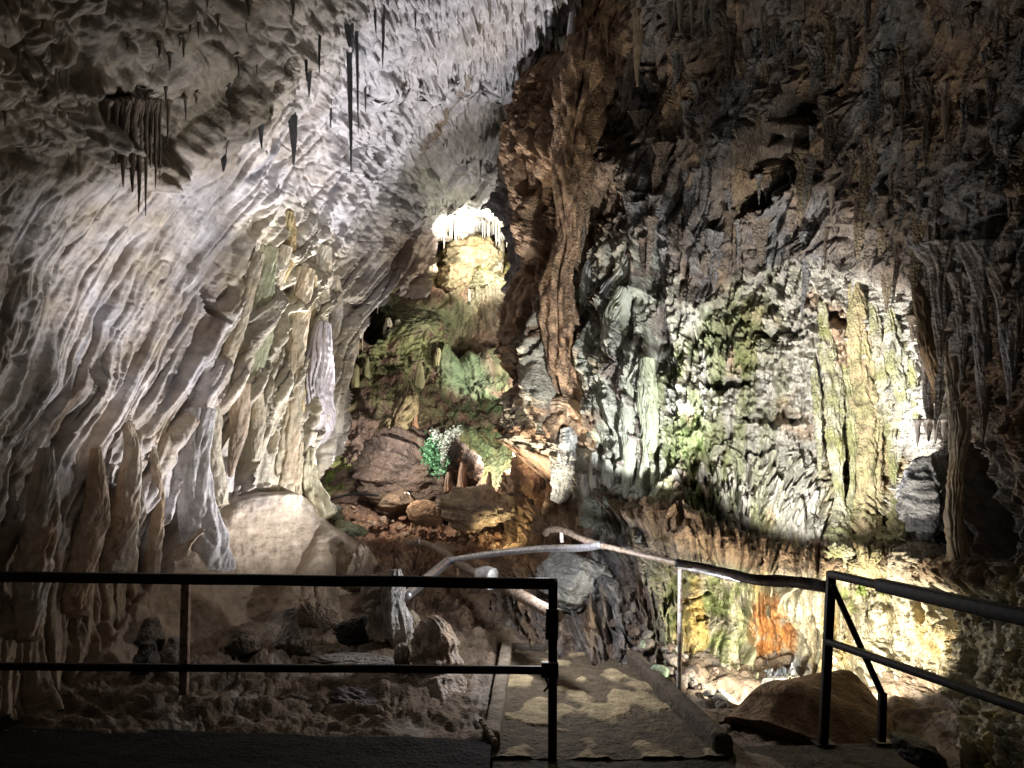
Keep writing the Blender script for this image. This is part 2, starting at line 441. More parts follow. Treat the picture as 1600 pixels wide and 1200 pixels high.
def lip_step(X, Y):
    j = 20 * np.abs(pn(X / 6.5, X * 0 + 3.3, 61)) + 10 * np.abs(pn(X / 2.8, X * 0 + 1.3, 63))
    a = sst(0, 7, Y - (232 + j + 14 * pn(X / 50, X * 0, 64))) * sst(700, 740, X)
    b = sst(0, 7, Y - (290 + j + 10 * pn(X / 40, X * 0, 65) + 0.25 * np.abs(X - 740))) * sst(610, 660, X)
    c = sst(0, 6, Y - (120 + j * 1.3 + 26 * pn(X / 60, X * 0, 66))) * sst(560, 640, X) * sst(860, 800, X)
    return 0.9 * a + 1.0 * b + 0.45 * c

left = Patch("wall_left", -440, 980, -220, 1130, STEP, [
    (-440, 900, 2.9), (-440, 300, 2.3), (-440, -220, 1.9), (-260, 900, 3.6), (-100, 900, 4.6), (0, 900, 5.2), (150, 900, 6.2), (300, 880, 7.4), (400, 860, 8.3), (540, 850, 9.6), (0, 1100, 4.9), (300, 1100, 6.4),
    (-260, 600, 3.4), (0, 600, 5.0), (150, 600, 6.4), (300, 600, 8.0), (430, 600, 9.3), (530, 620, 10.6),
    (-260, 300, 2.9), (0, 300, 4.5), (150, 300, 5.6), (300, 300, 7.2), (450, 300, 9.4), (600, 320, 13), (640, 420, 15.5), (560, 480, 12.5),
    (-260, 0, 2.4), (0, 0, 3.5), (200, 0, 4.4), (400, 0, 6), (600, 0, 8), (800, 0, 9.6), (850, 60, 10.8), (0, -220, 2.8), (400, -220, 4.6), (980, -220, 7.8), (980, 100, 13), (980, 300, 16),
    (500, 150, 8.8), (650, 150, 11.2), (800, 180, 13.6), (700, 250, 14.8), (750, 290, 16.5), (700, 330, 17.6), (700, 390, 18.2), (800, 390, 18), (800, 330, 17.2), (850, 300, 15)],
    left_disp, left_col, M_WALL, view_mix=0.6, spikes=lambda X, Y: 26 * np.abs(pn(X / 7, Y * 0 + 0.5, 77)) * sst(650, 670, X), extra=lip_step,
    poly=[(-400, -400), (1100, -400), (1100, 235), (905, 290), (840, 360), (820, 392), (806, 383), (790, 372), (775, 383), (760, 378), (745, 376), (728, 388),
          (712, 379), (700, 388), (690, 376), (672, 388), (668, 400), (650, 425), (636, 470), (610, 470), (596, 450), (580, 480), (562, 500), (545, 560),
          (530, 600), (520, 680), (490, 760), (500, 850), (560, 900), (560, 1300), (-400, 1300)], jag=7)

# ------------------------------------------------------------------ central chamber: slope, back wall, grotto
def back_disp(X, Y):
    h = 26 * fbm(X / 90, Y / 80, 3, 301) + 8 * billow(X / 34, Y / 30, 3, 305) + 2.2 * fbm(X / 8, Y / 7, 3, 309)
    sc_ = sst(600, 760, Y) * sst(560, 600, X + 0.1 * Y)
    h += sst(740, 800, Y) * 6 * np.abs(pn(X / 11, Y / 6, 311)) + sst(740, 800, Y) * 4 * np.abs(pn(X / 5, Y / 3.5, 315))
    # layered clay ledges on the left of the slope
    h += sst(680, 620, X) * sst(600, 640, Y) * 9 * tier(X / 90, Y / 26, 321, 0.12, 0.15, 0.25, 1.0)
    h += blob(X, Y, 600, 590, 120, 95, 0.7) * 40 + blob(X, Y, 660, 520, 60, 60, 0.7) * 34 + blob(X, Y, 755, 500, 70, 60, 0.6) * 26
    h += blob(X, Y, 800, 470, 60, 70, 0.6) * 30 + blob(X, Y, 700, 470, 60, 50, 0.6) * 24
    # rim of the mossy step
    h += rib(X, Y, [(690, 583), (745, 578), (800, 566), (850, 572)], 12, 22, 0.7)
    h += 14 * ridged(X / 60 + Y / 90, Y / 26 - X / 120, 3, 331) * sst(600, 650, Y) * sst(690, 730, X)
    # yellow popcorn mound in the grotto
    g = blob(X, Y, 740, 420, 75, 70, 0.4)
    h += g * (16 * billow(X / 17, Y / 15, 2, 341) + 12)
    h -= 7 * cracks(X / 30, Y / 22, 351, 0.09)
    h -= 170 * blob(X + 8 * pn(X / 12, Y / 12, 5), Y, 568, 500, 36, 56, 0.5)
    return h

def back_col(X, Y, h):
    n = fbm(X / 60, Y / 50, 4, 401); n2 = fbm(X / 22, Y / 18, 3, 405)
    clay = np.array([0.20, 0.115, 0.075])
    c = np.ones(X.shape + (3,)) * clay
    c = mixc(c, [0.29, 0.20, 0.14], 0.6 + 1.5 * n)
    c = mixc(c, [0.33, 0.23, 0.19], 0.8 * sst(640, 560, X) * sst(600, 680, Y))
    c = mixc(c, [0.27, 0.28, 0.12], blob(X, Y, 600, 575, 150, 100, 0.5) * sst(-0.35, 0.15, n2 + 0.3 * n))
    c = mixc(c, [0.24, 0.27, 0.14], blob(X, Y, 660, 490, 110, 70, 0.6) * sst(-0.3, 0.2, n))
    c = mixc(c, [0.30, 0.27, 0.18], 0.9 * blob(X, Y, 810, 470, 90, 80, 0.6))
    c = mixc(c, [0.19, 0.27, 0.12], 0.9 * blob(X, Y, 775, 660, 100, 105, 0.5) * sst(-0.3, 0.2, n2))
    c = mixc(c, [0.17, 0.25, 0.14], 0.8 * blob(X, Y, 725, 595, 50, 30, 0.5))
    c = mixc(c, [0.28, 0.32, 0.12], 0.8 * blob(X, Y, 770, 710, 90, 50, 0.5) * sst(-0.2, 0.3, -n2))
    c = mixc(c, [0.62, 0.48, 0.20], 1.2 * blob(X, Y, 740, 415, 90, 60, 0.5))
    c = mixc(c, [0.33, 0.34, 0.12], 1.1 * blob(X, Y, 765, 455, 90, 32, 0.5) * sst(-0.3, 0.2, n))
    c = mixc(c, [0.26, 0.11, 0.055], 0.8 * sst(770, 830, Y) * (0.7 + n))
    c = mixc(c, [0.42, 0.26, 0.16], 0.9 * sst(0.15, 0.4, pn(X / 7, Y / 4.5, 409)) * sst(760, 800, Y))
    c = mixc(c, [0.17, 0.12, 0.085], 0.9 * sst(850, 900, Y))
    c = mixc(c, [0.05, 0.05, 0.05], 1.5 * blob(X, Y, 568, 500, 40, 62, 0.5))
    c = mixc(c, [0.3, 0.36, 0.1], 1.1 * blob(X, Y, 520, 740, 40, 35, 0.5) * sst(0, .3, n2 + .15))
    c *= (1 + 0.3 * fbm(X / 9, Y / 8, 3, 411))[..., None]
    return c

back = Patch("cave_slope", 400, 960, 395, 1060, 1.3, [
    (400, 1010, 6.9), (700, 1010, 7.3), (960, 1010, 7.2), (400, 1060, 6.4), (960, 1060, 6.6), (400, 900, 8.3), (650, 900, 8.5), (900, 900, 8.4), (500, 850, 9.6), (700, 850, 9.8), (850, 850, 9.6),
    (480, 780, 11), (650, 790, 11.2), (850, 790, 11), (500, 700, 12.6), (700, 700, 13), (850, 690, 12.8), (540, 620, 15), (700, 600, 16.5), (860, 600, 16),
    (700, 570, 18), (860, 565, 17.5), (540, 560, 16.2), (600, 500, 17.5), (700, 500, 19.2), (850, 500, 18.6), (700, 450, 20.6), (850, 440, 20.3), (600, 420, 19),
    (740, 400, 22.5), (740, 395, 22.8), (860, 395, 22), (400, 500, 16), (400, 700, 11.5)],
    back_disp, back_col, M_FAR)

def grot_disp(X, Y):
    return 30 * fbm(X / 50, Y / 60, 3, 501) + 22 * tier(X / 20, Y / 30, 505, 0.35, 0.12, 0.5, 2.2) + 6 * billow(X / 6, Y / 22, 2, 507)
def grot_col(X, Y, h):
    n = fbm(X / 40, Y / 40, 3, 511)
    c = np.ones(X.shape + (3,)) * np.array([0.66, 0.63, 0.58])
    c = mixc(c, [0.5, 0.38, 0.16], sst(0, .4, n)); c = mixc(c, [0.3, 0.2, 0.13], sst(620, 560, X))
    return c
grotto = Patch("grotto_wall", 470, 900, 200, 640, 2.2, [
    (470, 400, 17), (560, 420, 19), (640, 400, 21), (740, 330, 23.5), (740, 430, 24), (740, 220, 22), (860, 330, 21.5), (900, 500, 20), (560, 560, 18), (470, 200, 18), (900, 200, 22), (560, 640, 18)],
    grot_disp, grot_col, M_FAR)

# ------------------------------------------------------------------ right wall
SR = streams([
    (0, [(780, -60), (800, 300), (800, 600), (790, 900)]),
    (2, [(930, -60), (900, 200), (885, 400), (880, 640), (860, 900)]),
    (4, [(1090, -60), (1030, 200), (985, 420), (980, 640), (1000, 900)]),
    (6, [(1250, -60), (1200, 150), (1120, 350), (1110, 560), (1150, 850)]),
    (8, [(1420, -60), (1350, 200), (1270, 400), (1270, 600), (1290, 850)]),
    (10, [(1570, -60), (1500, 200), (1440, 420), (1420, 640), (1430, 860)]),
    (12, [(1720, -60), (1640, 200), (1580, 420), (1550, 640), (1560, 900)])])

ALC = [(1040, 450), (1090, 480), (1180, 440), (1260, 415), (1340, 425), (1420, 470), (1500, 560), (1500, 700), (1420, 800), (1250, 850), (1120, 830), (1050, 760), (1030, 600)]

def alc_mask(X, Y):
    return sst(0.0, 0.3, blob(X, Y, 1262, 640, 255, 245, 1.0))

def right_disp(X, Y):
    s = SR(X, Y); t = Y / 70
    w = fbm(X / 110, Y / 110, 3, 611)
    al = alc_mask(X, Y)
    ribz = blob(X, Y, 975, 640, 130, 300, 0.4) * (1 - al)        # ribbed zone
    dark = sst(560, 380, Y) * sst(1000, 1100, X)
    h = 60 * fbm(X / 210, Y / 200, 3, 601)
    colz = sst(1010, 930, X) * sst(560, 480, Y)
    h += colz * (26 * ridged(s * 1.5 + 0.7 * w, t * 0.28, 3, 603) + 14 * tier(X / 20, Y / 70 + w, 605, 0.6, 0.15, 0.8, 1.8))
    na = 1 - al
    h += na * 26 * billow(s * 0.8 + 0.4 * w, t * 0.2, 2, 621)
    h += na * 22 * tier(s * 1.15 + w, t * 0.55 + 0.25 * s, 631, 0.7, 0.12, 0.8, 1.6) * (1 - 0.6 * colz)
    h += na * 19 * tier(s * 2.1 + w, t * 1.1 + 0.3 * s, 633, 0.8, 0.15, 1.4, 1.8) * sst(-0.3, 0.3, pn(X / 90, Y / 90, 635))
    h += al * (14 * ridged(X / 17 + 0.3 * w, Y / 110, 3, 645) - 16 * np.exp(-(pn(X / 22, Y / 80, 647) / 0.1) ** 2))
    h += na * 24 * ridged(s * 2.3 + 0.5 * w, t * 0.28, 3, 641)
    h += 8 * ridged(s * 5.2 + 0.4 * w, t * 0.5, 2, 651) + 3.2 * fbm(X / 9, Y / 10, 3, 655)
    gr = pn(s * 2.6 + 0.4 * w, t * 0.26, 657)
    h -= 60 * rib(X, Y, [(1020, 380, .8), (1022, 470, 1), (1035, 560, .9), (1050, 640, .6)], 22, 1.0, 0.6) + 50 * rib(X, Y, [(920, 540, .6), (918, 600, 1), (925, 690, 1)], 14, 1.0, 0.6)
    h -= na * 26 * np.exp(-(gr / 0.09) ** 2) * sst(-0.1, 0.2, pn(s * 1.2, t * 0.7, 659))
    h += ribz * 22 * ridged(s * 2.6 + 0.8 * w, t * 0.22, 2, 661)
    # warm column on the left edge of the wall, widening upwards like a tree
    h += rib(X + 6 * pn(X / 30, Y / 60, 5), Y, [(905, 130, 1.5), (893, 250, 1.2), (885, 330, 1.0), (888, 400, 0.7), (872, 450, .8), (878, 540, 1.1), (888, 620, 0.9), (870, 720, 1.0)], 42, 95, 0.6)
    h += rib(X, Y, [(888, 400), (925, 330), (950, 240)], 22, 30)
    for bx, by, br, bh in ((1215, 522, 42, 16), (1128, 598, 46, 12), (1215, 655, 60, 10), (1245, 755, 46, 12), (1090, 520, 30, 10), (1310, 500, 34, 10), (1180, 705, 30, 9)):
        h -= 60 * blob(X + 10 * pn(X / 12, Y / 12, 15), Y + 14 * pn(X / 16, Y / 30, 16), bx, by, br, bh, 0.5)
    # popcorn tiers of the alcove
    h += al * (36 * tier(X / 34, Y / 62 + 0.12 * X / 60, 671, 0.4, 0.14, 0.9, 1.7) + 22 * billow(X / 30, Y / 27, 3, 673) + 10 * billow(X / 10, Y / 11, 3, 675))
    # vertical drapes under the alcove, left half
    lowd = blob(X, Y, 1160, 760, 150, 120, 0.4)
    h += lowd * 28 * ridged(X / 28 + 0.15 * w, Y / 200, 2, 681)
    # ledge lip
    h += rib(X, Y + 8 * pn(X / 40, Y / 40, 3), [(960, 800, .6), (1040, 830, .8), (1110, 856, .9), (1200, 878, 1.0), (1330, 888, 1.0), (1450, 892, 1.1), (1560, 905, 1.2)], 27, 48, 0.7)
    # hollow below the ledge: ribs
    lo = sst(880, 930, Y)
    h += lo * sst(1320, 1230, X) * 34 * ridged(X / 32 + 0.15 * w, Y / 300, 3, 691)
    h += lo * sst(1230, 1330, X) * 14 * billow(X / 34, Y / 30, 3, 695)
    h -= 40 * blob(X, Y, 1235, 1010, 60, 60, 0.7)
    # black gap between wall blocks
    h -= (0.7 + 0.8 * pn(X / 25, Y / 30, 4)) * 170 * rib(X, Y, [(1255, 160, 1), (1235, 215, 1.3), (1200, 285, 1), (1165, 330, .6)], 34, 1.0, 0.6)
    h -= 170 * rib(X, Y, [(1522, 700, .8), (1532, 760, 1.2), (1540, 850, 1.1)], 22, 1.0, 0.6)
    h -= 13 * cracks(s * 1.1, t * 0.5, 611, 0.08) * (1 - 0.6 * al) + 8 * cracks(X / 20, Y / 24, 613, 0.1) * (0.4 + 0.6 * al)
    return h

def right_col(X, Y, h):
    s = SR(X, Y)
    n = fbm(X / 80, Y / 110, 4, 701); n2 = fbm(X / 26, Y / 32, 3, 705); m = fbm(s * 1.3, Y / 240, 3, 707)
    c = np.ones(X.shape + (3,)) * np.array([0.20, 0.165, 0.14])
    c = mixc(c, [0.30, 0.21, 0.13], sst(0.0, 0.5, m + 0.35 * n))
    c = mixc(c, [0.22, 0.215, 0.22], 0.9 * sst(0.0, 0.4, -m + 0.3 * n2))
    c = mixc(c, [0.31, 0.20, 0.12], 0.9 * rib(X, Y, [(905, 60, 1.4), (893, 250, 1.2), (885, 400, 1), (880, 640, 1), (830, 820, 1.6)], 75, 1.0, 0.5))
    c = mixc(c, [0.46, 0.46, 0.38], 0.95 * blob(X, Y, 985, 620, 115, 260, 0.4) * sst(-0.35, 0.0, n2))
    c = mixc(c, [0.3, 0.29, 0.29], 0.7 * blob(X, Y, 820, 400, 40, 130, 0.5))
    al = alc_mask(X, Y)
    c = mixc(c, [0.56, 0.53, 0.47], al)
    c = mixc(c, [0.55, 0.38, 0.24], al * 0.8 * sst(0.1, 0.4, n) )
    moss = np.clip(al + blob(X, Y, 1120, 700, 130, 190, 0.5), 0, 1) * sst(1290, 1120, X + 60 * n) * sst(-0.3, 0.2, fbm(X / 24, Y / 80, 4, 731) + 0.3 * n)
    c = mixc(c, [0.28, 0.30, 0.14], 0.85 * moss)
    c = mixc(c, [0.17, 0.25, 0.07], 0.7 * moss * sst(0.1, 0.35, n) )
    c = mixc(c, [0.46, 0.40, 0.20], 0.9 * blob(X, Y, 1350, 730, 80, 170, 0.4) * sst(-.4, 0.1, n2 + 0.1))
    lo = sst(870, 910, Y) * sst(1010, 1060, X)
    c = mixc(c, [0.50, 0.46, 0.34], lo)
    c = mixc(c, [0.28, 0.32, 0.13], lo * sst(1230, 1100, X) * sst(-0.3, 0.2, n2))
    c = mixc(c, [0.50, 0.36, 0.12], lo * 0.8 * sst(0.0, 0.4, m))
    c = mixc(c, [0.58, 0.27, 0.09], 1.1 * blob(X, Y, 1204, 988, 42, 70, 0.4) * sst(-0.3, 0.1, n2 + .1))
    c = mixc(c, [0.34, 0.36, 0.40], 1.2 * blob(X, Y, 1225, 1060, 50, 45, 0.5))
    c = mixc(c, [0.22, 0.30, 0.06], 0.9 * blob(X, Y, 1350, 925, 60, 32, 0.5) * sst(-0.2, .2, n2))
    c = mixc(c, [0.24, 0.155, 0.09], 0.95 * rib(X, Y, [(980, 800, 1), (1110, 858, 1), (1240, 876, 1.0), (1330, 885, .8), (1560, 905, 1)], 23, 1.0, 0.4))
    c *= (1 + 0.28 * fbm(X / 14, Y / 20, 3, 709))[..., None]
    return c

right = Patch("wall_right", 770, 1860, -220, 1230, STEP, [
    (780, -220, 7.6), (900, -220, 7.2), (1300, -220, 4.7), (1860, -220, 3.0), (850, 50, 11.2), (840, 170, 12.6), (820, 300, 13), (800, 400, 13), (820, 560, 12), (840, 700, 11), (790, 850, 10), (830, 900, 8.8), (830, 1000, 7.5),
    (900, 100, 11), (890, 300, 10.8), (885, 500, 10.2), (885, 650, 9.8), (880, 800, 9.0), (950, 500, 9.4), (950, 650, 8.9), (960, 800, 8.3), (930, 900, 7.8), (930, 980, 7.1),
    (1000, 0, 9.4), (1000, 100, 9.8), (1010, 300, 9.2), (1150, 480, 8.2), (1100, 400, 8.4), (1200, 200, 7.6), (1200, 0, 7.0), (1400, 100, 5.9), (1400, 300, 6.4), (1600, 0, 4.4), (1600, 300, 4.7), (1600, 600, 4.8), (1600, 800, 4.8), (1500, 560, 5.5), (1860, 300, 3.4), (1860, 800, 3.5),
    (1080, 600, 8.2), (1100, 750, 7.9), (1240, 520, 7.7), (1300, 650, 7.8), (1400, 600, 7.2), (1420, 760, 7.2), (1250, 780, 7.6), (1330, 830, 7.4), (1380, 450, 6.9),
    (1050, 845, 7.2), (1150, 855, 7.0), (1300, 870, 6.6), (1450, 885, 6.1), (1050, 940, 7.1), (1200, 1000, 7.0), (1200, 910, 6.9), (1330, 1000, 6.6), (1450, 1050, 5.8), (1560, 1100, 4.8), (1600, 950, 4.6), (1250, 1090, 6.5), (1000, 1000, 6.9), (1150, 1150, 6.0), (1400, 1180, 5.4), (1860, 1200, 3.2)],
    right_disp, right_col, M_ROUGH, view_mix=0.9,
    poly=[(885, -400), (1950, -400), (1950, 1400), (900, 1400), (790, 1010), (792, 860), (775, 820), (805, 745), (835, 690), (850, 640), (838, 590), (818, 570), (815, 500), (806, 440), (800, 380), (790, 330), (800, 270), (835, 200), (850, 120), (885, 60)], jag=7)

# ------------------------------------------------------------------ floor
def floor_disp(X, Y):
    q = -8 * cracks(X / 60, Y / 22, 861, 0.12)
    h = 14 * fbm(X / 120, Y / 40, 3, 801) + 12 * np.abs(pn(X / 48, Y / 17, 803)) + 3.5 * billow(X / 26, Y / 10, 3, 805) + 2 * fbm(X / 7, Y / 4, 2, 807)
    h += 10 * tier(X / 120, Y / 26, 811, 0.2, 0.2, 0.4, 1.0) * sst(260, 380, X) * sst(640, 560, X)
    pm = inside(X, Y, [(745, 1230), (778, 1008), (980, 1012), (1150, 1180), (1150, 1230)]) * 1.0
    return -30 * pm + (1 - pm) * (h * 0.8 + q + 14 * sst(0.05, 0.5, fbm(X / 90, Y / 30, 3, 863)) + 12 * blob(X, Y, 520, 1075, 170, 26, 0.5) + 10 * blob(X, Y, 300, 1105, 120, 20, 0.5) + 8 * tier(X / 110, Y / 30, 867, 0.3, 0.15, 0.5, 1.2)) * sst(1185, 1120, Y)
def floor_col(X, Y, h):
    n = fbm(X / 80, Y / 40, 4, 821)
    c = np.ones(X.shape + (3,)) * np.array([0.19, 0.145, 0.105])
    c = mixc(c, [0.27, 0.235, 0.20], sst(0.0, 0.4, n)); c = mixc(c, [0.30, 0.19, 0.11], 0.7 * sst(980, 900, Y))
    c *= (1 + 0.3 * fbm(X / 12, Y / 7, 3, 825))[..., None]
    return c
floor = Patch("cave_floor", -440, 1500, 860, 1330, 2.0, [
    (-260, 860, 5.0), (0, 900, 6.0), (150, 900, 7.0), (300, 890, 8.3), (450, 870, 9.3), (600, 880, 9.4), (750, 890, 9.0), (900, 930, 8.2), (1000, 950, 7.6), (1100, 1000, 7.0), (1250, 1080, 6.5),
    (-260, 1050, 5.2), (0, 1050, 5.5), (300, 1050, 5.7), (600, 1040, 6.2), (760, 1000, 7.4), (780, 1080, 5.8), (960, 1010, 7.2), (1060, 1100, 5.6), (1180, 1120, 5.5), (1330, 1150, 5.2), (1000, 970, 7.5),
    (0, 1180, 4.5), (400, 1180, 4.5), (800, 1180, 4.5), (1200, 1180, 4.55), (0, 1330, 3.4), (800, 1330, 3.4), (1500, 1330, 3.4), (1500, 1180, 4.6), (1500, 1080, 5.4)],
    floor_disp, floor_col, M_EARTH, view_mix=0.0)
#PART3
# ------------------------------------------------------------------ builders for formations
def frames(pts):
    n = len(pts); T = []
    for i in range(n):
        a = pts[max(i - 1, 0)]; b = pts[min(i + 1, n - 1)]
        T.append((b - a).normalized())
    return T

def resample(cp, n):
    """Catmull-Rom through control tuples"""
    c = np.array(cp, float); m = len(c)
    if m == 2: c = np.array([c[0], (c[0] + c[1]) / 2, c[1]]); m = 3
    e = np.vstack([2 * c[0] - c[1], c, 2 * c[-1] - c[-2]])
    out = []
    for k in np.linspace(0, m - 1, n):
        i = min(int(k), m - 2); f = k - i
        p0, p1, p2, p3 = e[i], e[i + 1], e[i + 2], e[i + 3]
        out.append(0.5 * ((2 * p1) + (-p0 + p2) * f + (2 * p0 - 5 * p1 + 4 * p2 - p3) * f * f + (-p0 + 3 * p1 - 3 * p2 + p3) * f ** 3))
    return np.array(out)

def tint_arr(V, col, col2, seed, freq=3.0, var=0.25):
    n = fbm(V[:, 0] * freq + V[:, 1], V[:, 2] * freq * 0.5 + seed, 4, seed)
    m = fbm(V[:, 0] * freq * 5 + V[:, 1] * 3, V[:, 2] * freq * 3, 3, seed + 3)
    c = mixc(np.ones((len(V), 3)) * np.array(col), col2, 0.5 + 1.4 * n)
    return c * (1 + var * m)[:, None]

def drip_geo(cp, flat=1.0, flute=0.12, nf=9, ring=0.06, seed=1, bump=0.12, res=None, close=True, ns=None, facing=None):
    """cp: (px,py,Y,width_px) control list -> tapered fluted body in the world"""
    maxw = max(c[3] for c in cp)
    L = sum(math.hypot(a[0] - b[0], a[1] - b[1]) for a, b in zip(cp[:-1], cp[1:]))
    n = res or int(np.clip(L / 2.2, 10, 170)); k = ns or int(np.clip(maxw * 2.6, 10, 96))
    r = resample(cp, n)
    C = [P(a, b, d) for a, b, d, w in r]
    R = np.array([max(w, 0.3) / 2 * d / 1200 for a, b, d, w in r])
    T = frames(C)
    th = np.linspace(0, 2 * np.pi, k, endpoint=False)
    V = []
    arc = 0
    for i in range(n):
        if i: arc += (C[i] - C[i - 1]).length
        t = T[i]; side = t.cross(Vector((0, 1, 0.0)))
        side.normalize(); fr = side.cross(t); fr.normalize()
        ca, sa = np.cos(th), np.sin(th)
        rm = max(R.max(), 1e-4)
        # fluting follows the fall line, lumps and growth rings on top
        ph = seed * 1.7
        wv = 0.5 * pn(th * 0.8, np.full(k, arc / rm * 0.5 + ph), seed + 5)
        f = 1 - flute * 1.5 * np.exp(-(pn((th + wv) * nf / 6.283 + ph, np.full(k, arc / rm * 0.16 + ph), seed) / 0.16) ** 2)
        # seam fix: blend noise round the circle
        f2 = 1 - flute * 1.5 * np.exp(-(pn((th + wv - 2 * np.pi) * nf / 6.283 + ph, np.full(k, arc / rm * 0.16 + ph), seed) / 0.16) ** 2)
        wgt = sst(5.0, 6.283, th); f = f * (1 - wgt) + f2 * wgt
        lump = bump * fbm(ca * 1.7 + 5 * seed, sa * 1.7 + np.full(k, arc / rm * 0.8), 3, seed + 7) + 0.35 * bump * fbm(ca * 5 + 3 * seed, sa * 5 + np.full(k, arc / rm * 3.2), 3, seed + 11) + ring * np.sin(arc / rm * 7 + 2 * pn(np.array([arc / rm]), np.array([seed * 1.1]), 2)[0] * 3 + 0.6 * ca)
        rad = R[i] * (f + lump)
        V.append(np.array(C[i])[None] + (np.array(side)[None] * (ca * rad)[:, None]) + (np.array(fr)[None] * (sa * rad * flat)[:, None]))
    V = np.concatenate(V)
    F = []
    a = np.arange(k); b = (a + 1) % k
    for i in range(n - 1):
        F.append(np.stack([i * k + a, i * k + b, (i + 1) * k + b, (i + 1) * k + a], 1))
    F = np.concatenate(F)
    # caps as quads towards a doubled centre
    c0 = len(V); V = np.vstack([V, np.array(C[0])[None], np.array(C[-1])[None]])
    a2 = np.arange(0, k - k % 2, 2)
    F = np.vstack([F, np.stack([np.full(len(a2), c0), (a2 + 2) % k, (a2 + 1) % k, a2], 1),
                   np.stack([np.full(len(a2), c0 + 1), (n - 1) * k + a2, (n - 1) * k + (a2 + 1) % k, (n - 1) * k + (a2 + 2) % k], 1)])
    return V, F

def on(surf, cp, off):
    """keep a formation's outline but stand it clear of the wall behind it"""
    y0 = min(c[1] for c in cp); y1 = max(c[1] for c in cp); x0 = min(c[0] - c[3] / 2 for c in cp); x1 = max(c[0] + c[3] / 2 for c in cp)
    d = min(surf.dep(x, y) for x in np.linspace(x0, x1, 4) for y in np.linspace(y0, y1, 12)) - off
    return [(c[0], c[1], d, c[3]) for c in cp]

SEED = [10]
def localise(V, base):
    return V - np.array(base)[None]

def drip(name, cp, label, cat, group=None, col=(0.45, 0.42, 0.38), col2=None, mat=None, parent=None, origin='bottom', freq=3.0, front=None, **kw):
    SEED[0] += 1
    if front is not None: cp = on(right, cp, front)
    V, F = drip_geo(cp, seed=SEED[0] % 97, **kw)
    base = P(*cp[-1][:3]) if origin == 'bottom' else P(*cp[0][:3])
    col2 = col2 or tuple(c * 0.6 for c in col)
    c = tint_arr(V, col, col2, SEED[0] % 89, freq)
    if parent is None:
        o = make_mesh(name, localise(V, base), F, mat or M_DRIP, c); o.location = base
        return tag(o, label, cat, group)
    o = make_mesh(name, localise(V, parent.location), F, mat or M_DRIP, c, parent)
    return o

def ico(n=3):
    import bmesh
    bm = bmesh.new(); bmesh.ops.create_icosphere(bm, subdivisions=n, radius=1)
    V = np.array([v.co[:] for v in bm.verts]); F = np.array([[v.index for v in f.verts] for f in bm.faces]); bm.free()
    return V, F
ICO = {n: ico(n) for n in (2, 3, 4, 5, 6)}

def rock_geo(size, seed, sub=4, facet=0.5, rough=0.12, layers=0.03):
    V, F = ICO[sub]; V = V.copy(); rr = np.random.RandomState(seed)
    for i in range(int(14 * facet) + 3):                    # broken planes
        d = rr.randn(3); d /= np.linalg.norm(d); cut = rr.uniform(0.55, 0.9)
        k = V @ d; m = k > cut
        V[m] -= np.outer((k[m] - cut) * 0.85, d)
    n = fbm(V[:, 0] * 1.6 + seed, V[:, 1] * 1.6 + V[:, 2] * 1.3, 3, seed) * 0.5 + fbm(V[:, 2] * 5 + seed, V[:, 1] * 5 + V[:, 0] * 4, 4, seed + 1) * rough * 2
    if layers: n = n + layers * ridged(V[:, 2] * 4 + V[:, 0] * 0.7, V[:, 1] * 0.8, 2, seed + 2)
    V = V * (1 + 0.35 * n)[:, None]
    return V * np.array(size)[None], F

def rock(name, px, py, Y, wpx, hpx, label, cat='rock', group=None, col=(0.3, 0.24, 0.19), col2=None, seed=None, sub=4, rot=0, tilt=0, depth=1.0, mat=None, facet=0.5, rough=0.12, layers=0.03):
    SEED[0] += 1; seed = seed or SEED[0]
    w = wpx * 0.53 * Y / 1200; h = hpx * 0.53 * Y / 1200
    V, F = rock_geo((w, w * depth, h), seed, sub, facet, rough, layers)
    a = math.radians(tilt); ca, sa = math.cos(a), math.sin(a)
    x = V[:, 0] * ca - V[:, 2] * sa; z = V[:, 0] * sa + V[:, 2] * ca; V = np.stack([x, V[:, 1], z], 1)
    base = P(px, py, Y) - Vector((0, 0, h))
    Vl = V + np.array([0, 0, h])
    c = tint_arr(V / max(w, h) * 1.2, col, col2 or tuple(q * 0.55 for q in col), seed % 83, 1.2)
    o = make_mesh(name, Vl, F, mat or M_ROUGH, c); o.location = base
    return tag(o, label, cat, group)

# ------------------------------------------------------------------ path, platform edge
def G(px, py, z=0.0):
    a = P(px, py, 1.0) - Vector((0, 0, EYE)); k = (z - EYE) / a.z
    return Vector((a.x * k, k, z))

def grid_mesh(name, corners, nx, ny, disp, colf, mat, kind=True, thick=0.0):
    A, B, C_, D_ = [np.array(c) for c in corners]
    u, v = np.meshgrid(np.linspace(0, 1, nx), np.linspace(0, 1, ny))
    W = (A[None, None] * ((1 - u) * (1 - v))[..., None] + B[None, None] * (u * (1 - v))[..., None] + C_[None, None] * (u * v)[..., None] + D_[None, None] * ((1 - u) * v)[..., None])
    h = disp(W[..., 0], W[..., 1], u, v); W[..., 2] += h
    col = colf(W[..., 0], W[..., 1], h)
    idx = np.arange(nx * ny).reshape(ny, nx)
    F = np.stack([idx[:-1, :-1], idx[:-1, 1:], idx[1:, 1:], idx[1:, :-1]], -1).reshape(-1, 4)
    o = make_mesh(name, W.reshape(-1, 3), F, mat, col.reshape(-1, 3)); o["kind"] = "structure"
    return o

